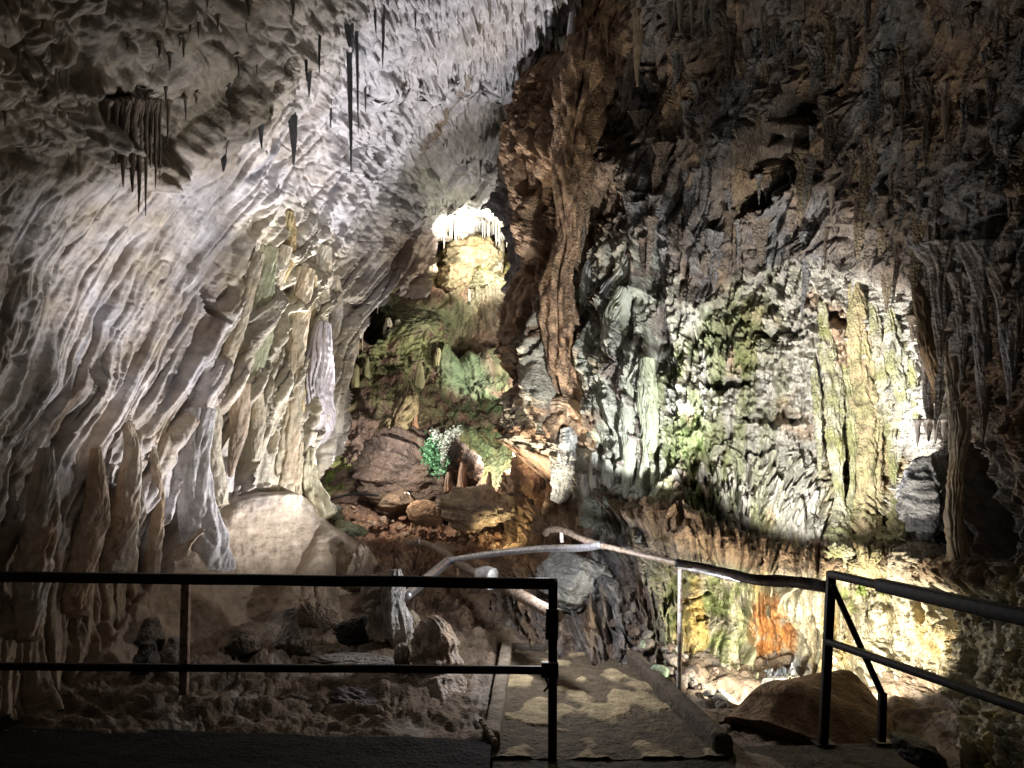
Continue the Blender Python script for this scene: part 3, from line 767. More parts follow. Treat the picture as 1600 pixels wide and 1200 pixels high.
def stones_h(x, y):
    return sst(0.02, 0.15, fbm(x * 2.6 + 3.1, y * 1.7 + 1.2, 3, 905))
def path_d(x, y, u, v):
    return 0.012 * fbm(x * 3, y * 3, 3, 901) + 0.014 * stones_h(x, y) + 0.004 * fbm(x * 18, y * 18, 2, 903)
def path_c(x, y, h):
    c = np.ones(x.shape + (3,)) * np.array([0.12, 0.095, 0.065])
    c = mixc(c, [0.40, 0.325, 0.20], stones_h(x, y) * 0.9)
    return c * (1 + 0.35 * fbm(x * 9, y * 9, 4, 907))[..., None]
Z0 = 0.03
grid_mesh("path", (G(748, 1185, Z0), G(1140, 1185, Z0), G(975, 1024, Z0), G(792, 1016, Z0)), 330, 330, path_d, path_c, M_EARTH)

def bar(name, a, b, w, h, label, cat, mat, col=(0.2, 0.17, 0.14), parent=None, group=None, wob=0.0, seg=40):
    """squared rail, kerb or beam with softened, worn corners between two points"""
    a = Vector(a); b = Vector(b); t = (b - a).normalized(); up = Vector((0, 0, 1))
    if abs(t.z) > 0.9: up = Vector((0, 1, 0))
    s = t.cross(up).normalized(); u = s.cross(t).normalized()
    th = np.linspace(0, 2 * np.pi, 16, endpoint=False)
    cx = np.sign(np.cos(th)) * np.abs(np.cos(th)) ** 0.4; sx = np.sign(np.sin(th)) * np.abs(np.sin(th)) ** 0.4
    V = []
    for i in range(seg + 1):
        f = i / seg; c = a.lerp(b, f)
        wv = wob * fbm(np.array([f * 9 + a.x]), np.array([a.y * 3]), 3, 55)[0]
        V.append(np.array(c)[None] + np.outer(cx * w / 2, np.array(s)) * (1 + 0.0) + np.outer(sx * h / 2, np.array(u)) + np.array(s)[None] * wv + np.array(u)[None] * wv)
    V = np.concatenate(V); k = 16; aa = np.arange(k); bb = (aa + 1) % k
    F = np.concatenate([np.stack([i * k + aa, i * k + bb, (i + 1) * k + bb, (i + 1) * k + aa], 1) for i in range(seg)])
    ev = np.arange(0, k, 2); c0 = len(V); V = np.vstack([V, [np.array(a)], [np.array(b)]])
    F = np.vstack([F, np.stack([np.full(8, c0), (ev + 2) % k, (ev + 1) % k, ev], 1), np.stack([np.full(8, c0 + 1), seg * k + ev, seg * k + ev + 1, seg * k + (ev + 2) % k], 1)])
    org = parent.location if parent is not None else a
    V = V - np.array(org)[None]
    o = make_mesh(name, V, F, mat, np.ones((len(V), 3)) * np.array(col), parent)
    if parent is None:
        o.location = a; tag(o, label, cat, group)
    return o

def pipe(name, pts, r, mat, parent=None, label=None, cat=None, ns=14, n=60, wob=0.0, col=(0.3, 0.3, 0.3), straight=False):
    """round pipe through world points"""
    if straight:
        C = []
        for a, b in zip(pts[:-1], pts[1:]):
            m = max(2, n // (len(pts) - 1)); C += [Vector(a).lerp(Vector(b), i / m) for i in range(m)]
        C.append(Vector(pts[-1]))
    else:
        C = [Vector(q) for q in resample([tuple(p) for p in pts], n)]
    T = frames(C); th = np.linspace(0, 2 * np.pi, ns, endpoint=False); V = []
    for i, (c, t) in enumerate(zip(C, T)):
        up = Vector((0, 0, 1)) if abs(t.z) < 0.9 else Vector((0, 1, 0))
        s = t.cross(up).normalized(); u = s.cross(t)
        rr = (r[0] + (r[1] - r[0]) * i / (len(C) - 1) if isinstance(r, tuple) else r) * (1 + wob * pn(np.cos(th) * 1.5 + i * 0.13, np.sin(th) * 1.5 + i * 0.07, 66))
        V.append(np.array(c)[None] + np.outer(np.cos(th) * rr, np.array(s)) + np.outer(np.sin(th) * rr, np.array(u)))
    V = np.concatenate(V); k = ns; aa = np.arange(k); bb = (aa + 1) % k; m = len(C) - 1
    F = np.concatenate([np.stack([i * k + aa, i * k + bb, (i + 1) * k + bb, (i + 1) * k + aa], 1) for i in range(m)])
    ev = np.arange(0, k, 2); c0 = len(V); V = np.vstack([V, [np.array(C[0])], [np.array(C[-1])]])
    F = np.vstack([F, np.stack([np.full(len(ev), c0), (ev + 2) % k, (ev + 1) % k, ev], 1), np.stack([np.full(len(ev), c0 + 1), m * k + ev, m * k + ev + 1, m * k + (ev + 2) % k], 1)])
    org = parent.location if parent is not None else Vector(pts[0])
    V = V - np.array(org)[None]
    o = make_mesh(name, V, F, mat, np.ones((len(V), 3)) * np.array(col), parent)
    if parent is None:
        o.location = pts[0]; tag(o, label, cat)
    return o

KC = (0.20, 0.165, 0.13)
bar("kerb", G(768, 1165, 0.05), G(792, 1016, 0.05), 0.10, 0.15, "pale concrete kerb along the left side of the path", "kerb", M_EARTH, (0.26, 0.22, 0.17), wob=0.01)
bar("kerb", G(796, 1014, 0.03), G(968, 1020, 0.03), 0.08, 0.10, "dark kerb across the far end of the path", "kerb", M_EARTH, (0.09, 0.075, 0.06), wob=0.01)
bar("kerb", G(975, 1018, 0.06), G(1132, 1172, 0.06), 0.10, 0.16, "long dark kerb along the right side of the path beside the rubble", "kerb", M_EARTH, (0.11, 0.09, 0.07), wob=0.012)
bar("plank", G(752, 1126, 0.16), G(774, 1160, 0.1), 0.03, 0.03, "short pale wooden stick leaning on the left kerb", "stick", M_EARTH, (0.4, 0.33, 0.24), wob=0.01)

# raised dark edge of the viewing platform
def edge_d(x, y, u, v):
    return 0.02 * fbm(x * 2.3, y * 3, 4, 931) + 0.16 * sst(0.0, 0.06, v) * sst(1.0, 0.9, v)
def edge_c(x, y, h):
    return np.ones(x.shape + (3,)) * np.array([0.008, 0.007, 0.006]) * (1 + 0.5 * fbm(x * 7, y * 7, 3, 935))[..., None]
grid_mesh("platform", ((-6.5, 2.8, -0.06), (-0.10, 2.8, -0.06), (-0.12, 4.75, -0.06), (-6.5, 5.3, -0.06)), 700, 160, edge_d, edge_c, M_EARTH)
def plat_d(x, y, u, v):
    return 0.015 * fbm(x * 2, y * 3, 4, 941) + 0.006 * fbm(x * 12, y * 12, 3, 943)
def plat_c(x, y, h):
    return np.ones(x.shape + (3,)) * np.array([0.075, 0.062, 0.045]) * (1 + 0.6 * fbm(x * 3, y * 5, 4, 945))[..., None]
grid_mesh("platform_floor", ((-0.14, 3.0, 0.02), (2.6, 3.0, 0.02), (2.3, 4.75, 0.02), (-0.10, 4.62, 0.02)), 260, 160, plat_d, plat_c, M_EARTH)

# ------------------------------------------------------------------ railings
rl = empty("railing", G(865, 1193), "black steel railing running across the left foreground, with two bars and a corner post", "railing", "black railings at the viewing platform")
LE = P(-560, 893, 4.62); LC = P(866, 912, 4.2)
bar("top_rail", LE, LC, 0.05, 0.058, None, None, M_BLACK, parent=rl, wob=0.006, seg=90)
LM = P(-560, 1037, 4.62); LMC = P(866, 1047, 4.2)
bar("middle_rail", LM, LMC, 0.035, 0.04, None, None, M_BLACK, parent=rl, wob=0.005, seg=90)
bar("post", P(864, 907, 4.2), G(863, 1198, -0.02), 0.05, 0.045, None, None, M_BLACK, parent=rl)
bar("base_plate", G(852, 1199, 0.0), G(874, 1199, 0.0), 0.08, 0.012, None, None, M_BLACK, parent=rl, seg=4)
bar("sleeve", P(863, 952, 4.2), P(862, 998, 4.2), 0.068, 0.064, None, None, M_BLACK, parent=rl)
bar("clamp", P(846, 1046, 4.19), P(872, 1047, 4.19), 0.075, 0.075, None, None, M_BLACK, parent=rl)
pipe("wire_tie", [P(852, 1056, 4.15), P(856, 1072, 4.13), P(850, 1080, 4.14)], 0.006, M_BLACK, rl, n=8)
bar("post", P(291, 905, 4.38), P(287, 1085, 4.4), 0.048, 0.042, None, None, M_RUSTP, parent=rl)

rr_ = empty("railing", G(1287, 1158), "black steel railing sloping along the right foreground, with a diagonal brace and short second post", "railing", "black railings at the viewing platform")
A1 = P(1298, 897, 4.57); A2 = P(1640, 973, 3.12)
bar("top_rail", A1, P(1378, 915, 4.15), 0.05, 0.045, None, None, M_BLACK, parent=rr_)
A2 = P(1374, 914, 4.17).lerp(A2, 1.7)
bar("top_rail", P(1374, 914, 4.17), A2, 0.06, 0.07, None, None, M_BLACK, parent=rr_)
bar("middle_rail", P(1292, 1002, 4.57), P(1292, 1002, 4.57).lerp(P(1640, 1122, 3.12), 1.5), 0.042, 0.038, None, None, M_BLACK, parent=rr_)
bar("post", P(1299, 893, 4.57), P(1286, 1162, 4.57), 0.05, 0.05, None, None, M_BLACK, parent=rr_)
bar("base_plate", G(1272, 1161, 0.035), G(1302, 1161, 0.035), 0.1, 0.012, None, None, M_BLACK, parent=rr_, seg=4)
bar("base_plate", G(1364, 1159, 0.035), G(1392, 1159, 0.035), 0.1, 0.012, None, None, M_BLACK, parent=rr_, seg=4)
bar("brace", P(1300, 912, 4.55), P(1379, 1086, 4.42), 0.032, 0.032, None, None, M_BLACK, parent=rr_)
bar("short_post", P(1379, 1082, 4.42), P(1377, 1158, 4.42), 0.042, 0.042, None, None, M_BLACK, parent=rr_)

# handrail beside the path
hr = empty("handrail", G(1062, 1096), "silver handrail of joined pipes running beside the path on white posts", "handrail", "pipe handrails along the path")
pipe("pipe", [P(634, 932, 7.2), P(700, 877, 8.4)], 0.05, M_SILVER, hr, n=24, wob=0.05)
pipe("pipe", [P(699, 876, 8.4), P(770, 865, 7.9), P(840, 858, 7.4), P(905, 856, 6.8), P(941, 851, 6.5)], 0.033, M_SILVER, hr, wob=0.12)
pipe("pipe", [P(941, 852, 6.5), P(1000, 866, 5.9), P(1062, 880, 5.4)], 0.022, M_TANP, hr, wob=0.12)
pipe("pipe", [P(1058, 879, 5.42), P(1120, 892, 5.2), P(1180, 906, 4.95), P(1240, 909, 4.8), P(1297, 918, 4.6)], (0.03, 0.038), M_BLACK, hr, wob=0.2)
pipe("pipe", [P(1060, 882, 5.42), P(1110, 894, 5.22), P(1160, 906, 5.04)], 0.024, M_SILVER, hr, wob=0.2)
pipe("post", [P(1063, 878, 5.42), G(1061, 1096, 0.02)], 0.016, M_WHITEP, hr, n=30, wob=0.1)
pipe("post", [P(714, 874, 8.35), P(716, 996, 8.3)], 0.022, M_RUSTP, hr, n=30, wob=0.15)

h2 = empty("handrail", P(900, 960, 6.0), "dull tan pipe handrail descending from the slope towards the lamp", "handrail", "pipe handrails along the path")
pipe("pipe", [P(636, 849, 9.4), P(662, 849, 9.2), P(690, 862, 8.9), P(716, 880, 8.3), P(745, 897, 7.7), P(790, 918, 7.0), P(830, 940, 6.5), P(872, 962, 6.0)], (0.038, 0.05), M_TANP, h2, wob=0.2, n=90)
pipe("branch_stub", [P(656, 849, 9.2), P(654, 840, 9.2)], 0.012, M_WHITEP, h2, n=5)
h3 = empty("handrail", P(878, 850, 6.9), "curved tan pipe rail beside the ribbed rock column", "handrail", "pipe handrails along the path")
pipe("pipe", [P(852, 834, 7.3), P(860, 828, 7.2), P(880, 829, 7.05), P(910, 842, 6.8), P(945, 854, 6.52)], 0.028, M_TANP, h3, wob=0.2)
pipe("post", [P(877, 832, 7.06), P(878, 848, 7.05)], 0.016, M_WHITEP, h3, n=6)

# lamp fixed to the handrail
lf = empty("spotlight", P(762, 905, 7.0), "grey cylindrical spotlight with a wire ring clamped to the tan handrail", "spotlight")
pipe("housing", [P(747, 898, 7.05), P(760, 896, 7.0), P(770, 900, 6.95)], (0.062, 0.07), metal_mat("grey_lamp_housing", (0.42, 0.42, 0.42), 0.5, 0.3, (0.25, 0.24, 0.22)), lf, n=14, ns=24)
rp = [P(765 + 8.5 * math.cos(a), 912 + 9 * math.sin(a), 6.9) for a in np.linspace(0, 2 * math.pi, 25)]
pipe("bracket_ring", rp, 0.007, M_SILVER, lf, n=50, ns=8)

# ------------------------------------------------------------------ left curtains and columns
CR = (0.52, 0.47, 0.37); CR2 = (0.44, 0.37, 0.26); GY_ = (0.46, 0.44, 0.43); PK = (0.56, 0.52, 0.52); BR = (0.34, 0.24, 0.15)
g = "flowstone curtains hanging from the left wall"
def curtain(cp, label, col=CR, col2=CR2, flat=0.6, **kw):
    kw.setdefault('nf', 6); kw.setdefault('ring', 0.01); kw.setdefault('bump', 0.3); kw['flute'] = min(kw.get('flute', 0.09), 0.3)
    n_ = len(cp); m_ = sum(left.base(c[0], c[1]) for c in cp) / n_
    cp = [(c[0], c[1], 0.55 * left.base(c[0], c[1]) + 0.45 * m_ - 0.32 - 0.2 * i / n_, c[3] * 1.15) for i, c in enumerate(cp)]
    kw.setdefault('mat', M_WALL)
    return drip("flowstone_curtain", cp, label, "curtain", g, col, col2, flat=flat, **kw)
curtain([(312, 640, 8.0, 40), (300, 720, 7.9, 48), (305, 790, 7.8, 54), (318, 850, 7.7, 70), (322, 900, 7.6, 84)], "broad flat grey curtain beside the black gap at the foot of the left wall", GY_, (0.36, 0.34, 0.33), 0.4, flute=0.1)
curtain([(405, 395, 9.2, 16), (385, 470, 9.0, 20), (362, 540, 8.8, 22), (340, 610, 8.6, 20), (336, 700, 8.5, 18), (342, 760, 8.4, 22), (346, 790, 8.2, 20)], "long sinuous cream rim outlining the left of the curtain group")
curtain([(415, 385, 9.35, 34), (404, 440, 9.2, 46), (398, 500, 9.1, 54), (394, 560, 9.1, 40), (392, 612, 9.1, 10)], "leaf shaped pale green and cream curtain with a pointed foot", (0.45, 0.44, 0.30), (0.37, 0.38, 0.25), 0.35, flute=0.1)
curtain([(384, 560, 9.0, 10), (400, 610, 8.95, 16), (405, 660, 8.9, 18), (398, 720, 8.85, 12)], "small twisted cream curtain under the leaf shaped one")
curtain([(447, 385, 9.55, 20), (432, 450, 9.4, 16), (425, 520, 9.35, 14), (430, 570, 9.3, 12), (412, 620, 9.2, 12), (406, 700, 9.1, 14)], "thin wavy cream curtain in the middle of the group")
curtain([(452, 330, 9.7, 12), (450, 365, 9.6, 22), (448, 400, 9.6, 26), (440, 440, 9.6, 10)], "ragged yellow knob at the top of the curtain group", (0.55, 0.47, 0.25), (0.33, 0.24, 0.12), 0.8, flute=0.35)
curtain([(478, 420, 9.75, 26), (468, 480, 9.6, 30), (462, 540, 9.5, 28), (456, 610, 9.4, 30), (448, 680, 9.3, 40), (444, 750, 9.2, 46), (446, 775, 9.1, 38)], "thick buff column with a granular right edge reaching the mound", (0.44, 0.35, 0.24), (0.5, 0.46, 0.34), 0.7, flute=0.14)
curtain([(470, 690, 9.05, 8), (466, 740, 9.0, 12), (462, 790, 8.95, 14), (460, 815, 8.9, 8)], "narrow sugary vertical rib on the buff column", (0.55, 0.47, 0.33), None, 0.9, flute=0.4, bump=0.4)
curtain([(508, 385, 10.0, 20), (500, 430, 9.9, 32), (500, 480, 9.9, 26), (508, 520, 9.85, 8)], "pale tooth shaped curtain at the upper right of the group", (0.52, 0.48, 0.40))
curtain([(524, 430, 10.2, 12), (526, 480, 10.1, 18), (520, 530, 10.1, 14), (514, 560, 10.0, 6)], "narrow grey curtain at the far right edge of the group", GY_)
curtain([(490, 430, 9.8, 12), (484, 500, 9.7, 14), (480, 560, 9.6, 14), (470, 620, 9.5, 12), (474, 700, 9.5, 14), (486, 790, 9.3, 16)], "long slim yellow curtain left of the pink block", (0.54, 0.44, 0.24))
drip("ribbed_dripstone", [(505, 505, 9.9, 26), (498, 560, 9.7, 46), (494, 620, 9.6, 60), (496, 660, 9.6, 56), (490, 690, 9.6, 36), (474, 708, 9.6, 14)], "pinkish white ribbed block with rounded foot hanging beside the slope", "dripstone block", None, PK, (0.44, 0.39, 0.39), flat=0.75, flute=0.3, nf=24, ring=0.02, bump=0.1)
curtain([(372, 600, 9.2, 30), (374, 660, 9.1, 26), (366, 710, 9.1, 16), (360, 745, 9.0, 6)], "smooth tan lobe inside the arch of the curtains", (0.42, 0.33, 0.24), None, 0.6, flute=0.06)
drip("stalagmite", [(402, 712, 8.85, 7), (404, 740, 8.82, 12), (408, 775, 8.8, 22), (410, 800, 8.8, 28)], "small white stalagmite standing in the arch under the curtains", "stalagmite", None, (0.55, 0.52, 0.46))
curtain([(480, 700, 9.5, 20), (478, 740, 9.45, 30), (484, 785, 9.4, 46), (500, 815, 9.3, 52)], "crusty yellow green foot below the pink block", (0.42, 0.38, 0.26), (0.30, 0.26, 0.16), 0.9, flute=0.35, bump=0.5)
curtain([(196, 660, 6.9, 12), (205, 700, 6.9, 22), (200, 770, 6.85, 36), (190, 830, 6.8, 46), (180, 900, 6.7, 50)], "buff fold at the foot of the wall left of the black gap", (0.42, 0.37, 0.30), BR, 0.6)
curtain([(238, 700, 7.3, 10), (246, 760, 7.25, 16), (244, 830, 7.2, 20), (236, 900, 7.1, 22)], "slender pale curtain just left of the black gap", (0.45, 0.41, 0.37), BR, 0.5)
curtain([(150, 700, 6.4, 14), (150, 790, 6.3, 34), (130, 870, 6.2, 40), (116, 960, 6.0, 44)], "dark brown fold low on the left wall", (0.36, 0.29, 0.21), BR, 0.6)
curtain([(72, 700, 5.9, 20), (66, 790, 5.8, 46), (56, 860, 5.7, 50), (40, 1000, 5.4, 46)], "wide grey fold at the far left edge of the wall", (0.44, 0.40, 0.37), BR, 0.5)


# ------------------------------------------------------------------ stalactites
DK = (0.17, 0.135, 0.10); DG = (0.24, 0.235, 0.24)
def where_r(x, y, L):
    """plain words for size and place of a drip on the right wall"""
    size = "short" if L < 26 else ("long" if L > 60 else "middling")
    if y < 90: p = "along the top edge"
    elif x < 1100: p = "beside the brown column" if y < 330 else "left of the lit alcove"
    elif y > 330 and x < 1440: p = "just above the lit alcove"
    elif x > 1480: p = "near the right border" if y > 250 else "towards the top right corner"
    else: p = "around the black hole in the rock"
    return size, p

def hue(c):
    l = sum(c) / 3
    return ("dark " if l < 0.17 else "pale " if l > 0.3 else "") + ("brown" if c[0] > c[2] * 1.25 else "grey")

def stal(px, y0, y1, w, Y, label, group=None, col=DG, col2=None, lean=0, name="stalactite", tipw=0.12, parts=None, **kw):
    kw.setdefault('bump', 0.22); kw.setdefault('ring', 0.04); kw.setdefault('flute', 0.15)
    n = 5; cp = []
    for i in range(n + 1):
        f = i / n; cp.append((px + lean * f + rng.uniform(-.06, .06) * w, y0 + (y1 - y0) * f, Y, w * ((1 - f) ** 0.75 * (1 - tipw) + tipw) * (1.7 if i == 0 else 1.0)))
    return drip(name, cp, label, name, group, col, col2, origin='top', **kw)

def root(x, ya, yb):
    """the lowest hanging bulge of the roof above x: where a dripstone can grow from"""
    ys = list(range(int(ya), int(yb), 6)); d = [left.dep(x, y) for y in ys]; k = int(np.argmin(d))
    return ys[k], d[k] + 0.05

G1 = "dark stalactites hanging from the roof edge at upper left"
for a in ((206, 90, 300, 19, "thickest black stalactite of the dark roof cluster at upper left"), (217, 110, 332, 13, "longest needle of the dark roof cluster at upper left"),
          (228, 190, 338, 9, None), (243, 205, 295, 9, None), (250, 215, 284, 7, None), (192, 150, 292, 16, None), (197, 200, 262, 12, None), (235, 180, 262, 12, None), (181, 200, 262, 9, None)):
    ry, rY = root(a[0], 165, 240)
    stal(a[0], ry - 8, a[2], a[3], rY, a[4] or "slim dark stalactite in the cluster at upper left", None if a[4] else G1, DK)
for q in range(5):
    x = rng.gauss(222, 40); w = rng.uniform(5, 11)
    ry, rY = root(x, 165, 250)
    stal(x, ry - 8, ry + rng.uniform(20, 75), w, rY, "slim dark stalactite in the cluster at upper left", G1, rng.choice((DK, (0.2, 0.16, 0.12))), lean=rng.uniform(-4, 8))
for x, y0, y1 in ((105, 118, 152), (88, 110, 140), (131, 165, 202), (139, 170, 208), (300, 222, 238), (311, 224, 242), (318, 222, 236)):
    stal(x, y0 - 10, y1, 5, left.dep(x, y0 - 10) + 0.03, "tiny pale stalactite under the dim roof at upper left", "tiny stalactites at upper left", (0.35, 0.32, 0.28))
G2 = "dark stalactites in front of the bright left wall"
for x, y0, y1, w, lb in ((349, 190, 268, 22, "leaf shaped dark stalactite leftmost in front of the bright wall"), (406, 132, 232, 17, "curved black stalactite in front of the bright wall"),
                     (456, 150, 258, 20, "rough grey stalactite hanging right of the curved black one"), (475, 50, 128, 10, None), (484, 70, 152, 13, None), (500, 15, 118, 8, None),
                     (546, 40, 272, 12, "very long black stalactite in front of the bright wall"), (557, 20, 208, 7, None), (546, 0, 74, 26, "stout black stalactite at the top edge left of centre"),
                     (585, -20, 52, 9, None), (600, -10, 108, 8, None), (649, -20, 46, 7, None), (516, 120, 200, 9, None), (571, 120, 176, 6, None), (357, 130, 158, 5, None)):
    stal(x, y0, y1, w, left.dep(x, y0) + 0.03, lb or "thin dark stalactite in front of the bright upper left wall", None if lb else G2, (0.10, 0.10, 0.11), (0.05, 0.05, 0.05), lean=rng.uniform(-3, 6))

WH = (0.56, 0.55, 0.56)
drip("column", [(893, 20, 11, 8), (892, 60, 11.0, 14), (888, 130, 10.95, 13), (886, 200, 10.9, 16), (891, 250, 10.85, 20), (890, 300, 10.8, 11), (889, 325, 10.8, 4)], "long pale grey stalactite hanging in front of the brown column", "stalactite", None, WH, (0.42, 0.42, 0.46), front=0.05, origin='top', flute=0.08)
stal(869, 50, 150, 6, right.dep(875, 90) - 0.4, "thin white stalactite leftmost beside the long pale one", None, (0.6, 0.58, 0.52))
stal(880, 60, 158, 11, right.dep(880, 90) - 0.4, "creamy white stalactite touching the long pale one", None, (0.62, 0.59, 0.5))
stal(999, -30, 135, 26, right.dep(999, 0) - 0.1, "tan flat stalactite hanging from the top edge right of centre", None, (0.36, 0.29, 0.2), lean=-4)
stal(949, 30, 90, 9, right.dep(949, 40) - 0.1, "short brown stalactite near the top right of the long pale one", None, BR)
for x, y0, y1, w in ((1045, -20, 62, 9), (1062, -20, 48, 13), (1081, -10, 55, 8), (1054, -10, 30, 7), (1100, 0, 48, 7), (1112, -20, 40, 6), (1160, -20, 42, 10), (1190, -30, 72, 9), (1197, -20, 40, 6), (1172, -20, 34, 6), (1020, -20, 40, 7)):
    stal(x, y0, y1, w, right.dep(x, y0) + 0.02, "small dim stalactite at the top edge right of centre", "small stalactites along the top right edge", (0.26, 0.24, 0.19))
for x, y0, y1, w in ((1145, 95, 150, 8), (1170, 85, 160, 14), (1155, 100, 142, 6), (1352, 40, 70, 14), (1435, 330, 390, 12), (1418, 300, 372, 12), (1450, 310, 392, 9), (1300, 310, 352, 12), (1510, 280, 360, 14), (1478, 150, 220, 20), (1395, 130, 200, 20), (1545, 340, 420, 14), (1562, 400, 470, 16), (1585, 250, 330, 18)):
    stal(x, y0 - 20, y1, w, right.dep(x, y0 - 20) + 0.03, "blunt brown drip on the dark upper right wall", "blunt drips on the dark right wall", (0.25, 0.22, 0.19), (0.16, 0.12, 0.09))

for q in range(64):
    x = rng.uniform(-20, 520); y = rng.uniform(-10, 250)
    if x + 0.75 * y > 560 or math.hypot(x - 215, y - 200) < 60: continue
    L = rng.uniform(8, 22) * rng.choice((1, 1, 1.8)); dim = x + y < 330
    stal(x, y - 8, y + L, rng.uniform(4, 9), left.dep(x, y - 8) + 0.04, "little drip on the dim roof at upper left" if dim else "little drip on the roof slope at upper left", "little drips on the roof at upper left", rng.choice(((0.2, 0.17, 0.13), (0.3, 0.27, 0.22), (0.14, 0.11, 0.08))))
for q in range(110):
    x = rng.uniform(960, 1600); y = rng.uniform(-10, 420 if x < 1420 else 560)
    L = rng.uniform(14, 40) * rng.choice((1, 1, 1.6)); cc = rng.choice(((0.25, 0.2, 0.16), (0.3, 0.28, 0.26), (0.16, 0.12, 0.09), (0.22, 0.21, 0.21)))
    stal(x, y - 12, y + L, rng.uniform(6, 16), right.dep(x, y - 8) - 0.02, f"{where_r(x, y, L)[0]} {hue(cc)} ragged drip {where_r(x, y, L)[1]}", "ragged drips on the dark right wall", cc, flat=0.8, bump=0.5, mat=M_ROUGH, lean=rng.uniform(-6, 2), name="dripstone")
for q in range(75):
    x = rng.uniform(985, 1610); y = rng.uniform(20, 400 if x < 1450 else 600)
    L = rng.uniform(45, 120); cc = rng.choice(((0.25, 0.2, 0.16), (0.3, 0.28, 0.27), (0.19, 0.15, 0.12), (0.24, 0.23, 0.23), (0.32, 0.25, 0.17)))
    stal(x, y - 20, y + L, rng.uniform(14, 34), right.dep(x, y) - 0.02, f"{where_r(x, y, L)[0]} broad {hue(cc)} curtain drip {where_r(x, y, L)[1]}", "broad drips on the dark right wall", cc, flat=0.6, bump=0.6, flute=0.25, nf=6, mat=M_ROUGH, lean=rng.uniform(-22, 0), name="dripstone", tipw=0.06)
for q in range(34):
    x = rng.uniform(815, 985); y = rng.uniform(120, 600)
    L = rng.uniform(30, 90)
    stal(x, y - 12, y + L, rng.uniform(7, 15), right.dep(x, y) - 0.04, ("brown drape strand high on the central pillar" if y < 260 else "brown drape strand half way up the central pillar" if y < 430 else "brown drape strand low on the central pillar"), "brown strands on the central pillar", rng.choice(((0.3, 0.2, 0.13), (0.22, 0.17, 0.13), (0.33, 0.23, 0.14), (0.14, 0.11, 0.09))), flat=0.7, bump=0.5, mat=M_ROUGH, lean=rng.uniform(-8, 4), name="dripstone")

def fringe(pts, n, l0, l1, w0, w1, surf, off, label, group, col, col2=None, lift=8):
    for i in range(n):
        f = (i + rng.random() * 0.8) / n * (len(pts) - 1); k = min(int(f), len(pts) - 2); f -= k
        x = pts[k][0] + (pts[k + 1][0] - pts[k][0]) * f; y = pts[k][1] + (pts[k + 1][1] - pts[k][1]) * f
        L = rng.uniform(l0, l1); Yd = surf if isinstance(surf, float) else surf.dep(x, y)
        stal(x, y - lift, y + L, rng.uniform(w0, w1), Yd - off, label, group, col, col2)
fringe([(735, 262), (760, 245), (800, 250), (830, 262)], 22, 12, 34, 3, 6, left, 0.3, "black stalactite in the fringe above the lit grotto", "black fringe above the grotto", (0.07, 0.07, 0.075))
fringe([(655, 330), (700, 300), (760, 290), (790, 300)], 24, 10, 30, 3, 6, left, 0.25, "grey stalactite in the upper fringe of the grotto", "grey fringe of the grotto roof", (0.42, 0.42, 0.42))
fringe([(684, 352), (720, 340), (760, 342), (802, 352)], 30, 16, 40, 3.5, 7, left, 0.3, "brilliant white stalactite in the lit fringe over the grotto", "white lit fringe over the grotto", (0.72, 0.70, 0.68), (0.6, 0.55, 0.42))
fringe([(640, 140), (700, 100), (760, 88), (830, 110)], 22, 12, 34, 3, 7, left, 0.12, "short grey stalactite on the pale central roof", "short stalactites on the central roof", (0.40, 0.40, 0.42), (0.2, 0.2, 0.2))
fringe([(600, 190), (640, 200), (700, 205)], 12, 12, 36, 4, 8, left, 0.15, "short grey stalactite on the pale central roof", "short stalactites on the central roof", (0.36, 0.36, 0.38), (0.16, 0.16, 0.16))
G5 = "brown drips around the dark side niche"
for x, y0, y1, w in ((552, 470, 535, 8), (566, 460, 548, 9), (560, 490, 560, 7), (545, 500, 550, 5), (600, 430, 470, 9), (590, 440, 490, 7), (612, 410, 458, 12), (628, 400, 450, 12), (642, 390, 475, 12), (652, 380, 430, 9), (636, 440, 475, 9), (660, 360, 420, 10)):
    stal(x, y0 - 10, y1, w, left.dep(x, y0 - 25) - 0.1 if x < 600 else 18.5, "brown dripstone pendant around the dark niche left of the grotto", G5, (0.40, 0.30, 0.22))

# ------------------------------------------------------------------ grotto and slope formations
drip("stalagmite", [(784, 372, 20.6, 7), (782, 392, 20.4, 13), (777, 420, 20.3, 20), (775, 445, 20.2, 26)], "bright white stalagmite at the right of the lit grotto", "stalagmite", None, (0.68, 0.62, 0.45), flute=0.3)
drip("stalagmite", [(668, 372, 19.6, 8), (672, 395, 19.5, 13), (676, 425, 19.4, 18)], "white pillar at the left of the lit grotto", "pillar", None, (0.6, 0.52, 0.38), flute=0.3)
rock("flowstone_boss", 738, 402, 20.4, 84, 66, "bright yellow bumpy flowstone boss in the middle of the lit grotto", "flowstone", None, (0.62, 0.54, 0.34), (0.5, 0.38, 0.2), sub=5, facet=0.2, rough=0.5)
rock("flowstone_boss", 712, 436, 19.6, 60, 46, "orange brown flowstone bulge below the yellow boss", "flowstone", None, (0.46, 0.34, 0.2), (0.32, 0.28, 0.15), sub=5, facet=0.2, rough=0.4)
rock("flowstone_boss", 762, 442, 19.5, 54, 40, "greenish flowstone bulge right of the orange one", "flowstone", None, (0.36, 0.34, 0.2), (0.24, 0.23, 0.13), sub=5, facet=0.2, rough=0.4)
drip("stalagmite", [(733, 452, 19, 3), (733, 460, 19, 5), (733, 472, 19, 7)], "tiny grey stalagmite below the grotto", "stalagmite", None, (0.4, 0.38, 0.3))
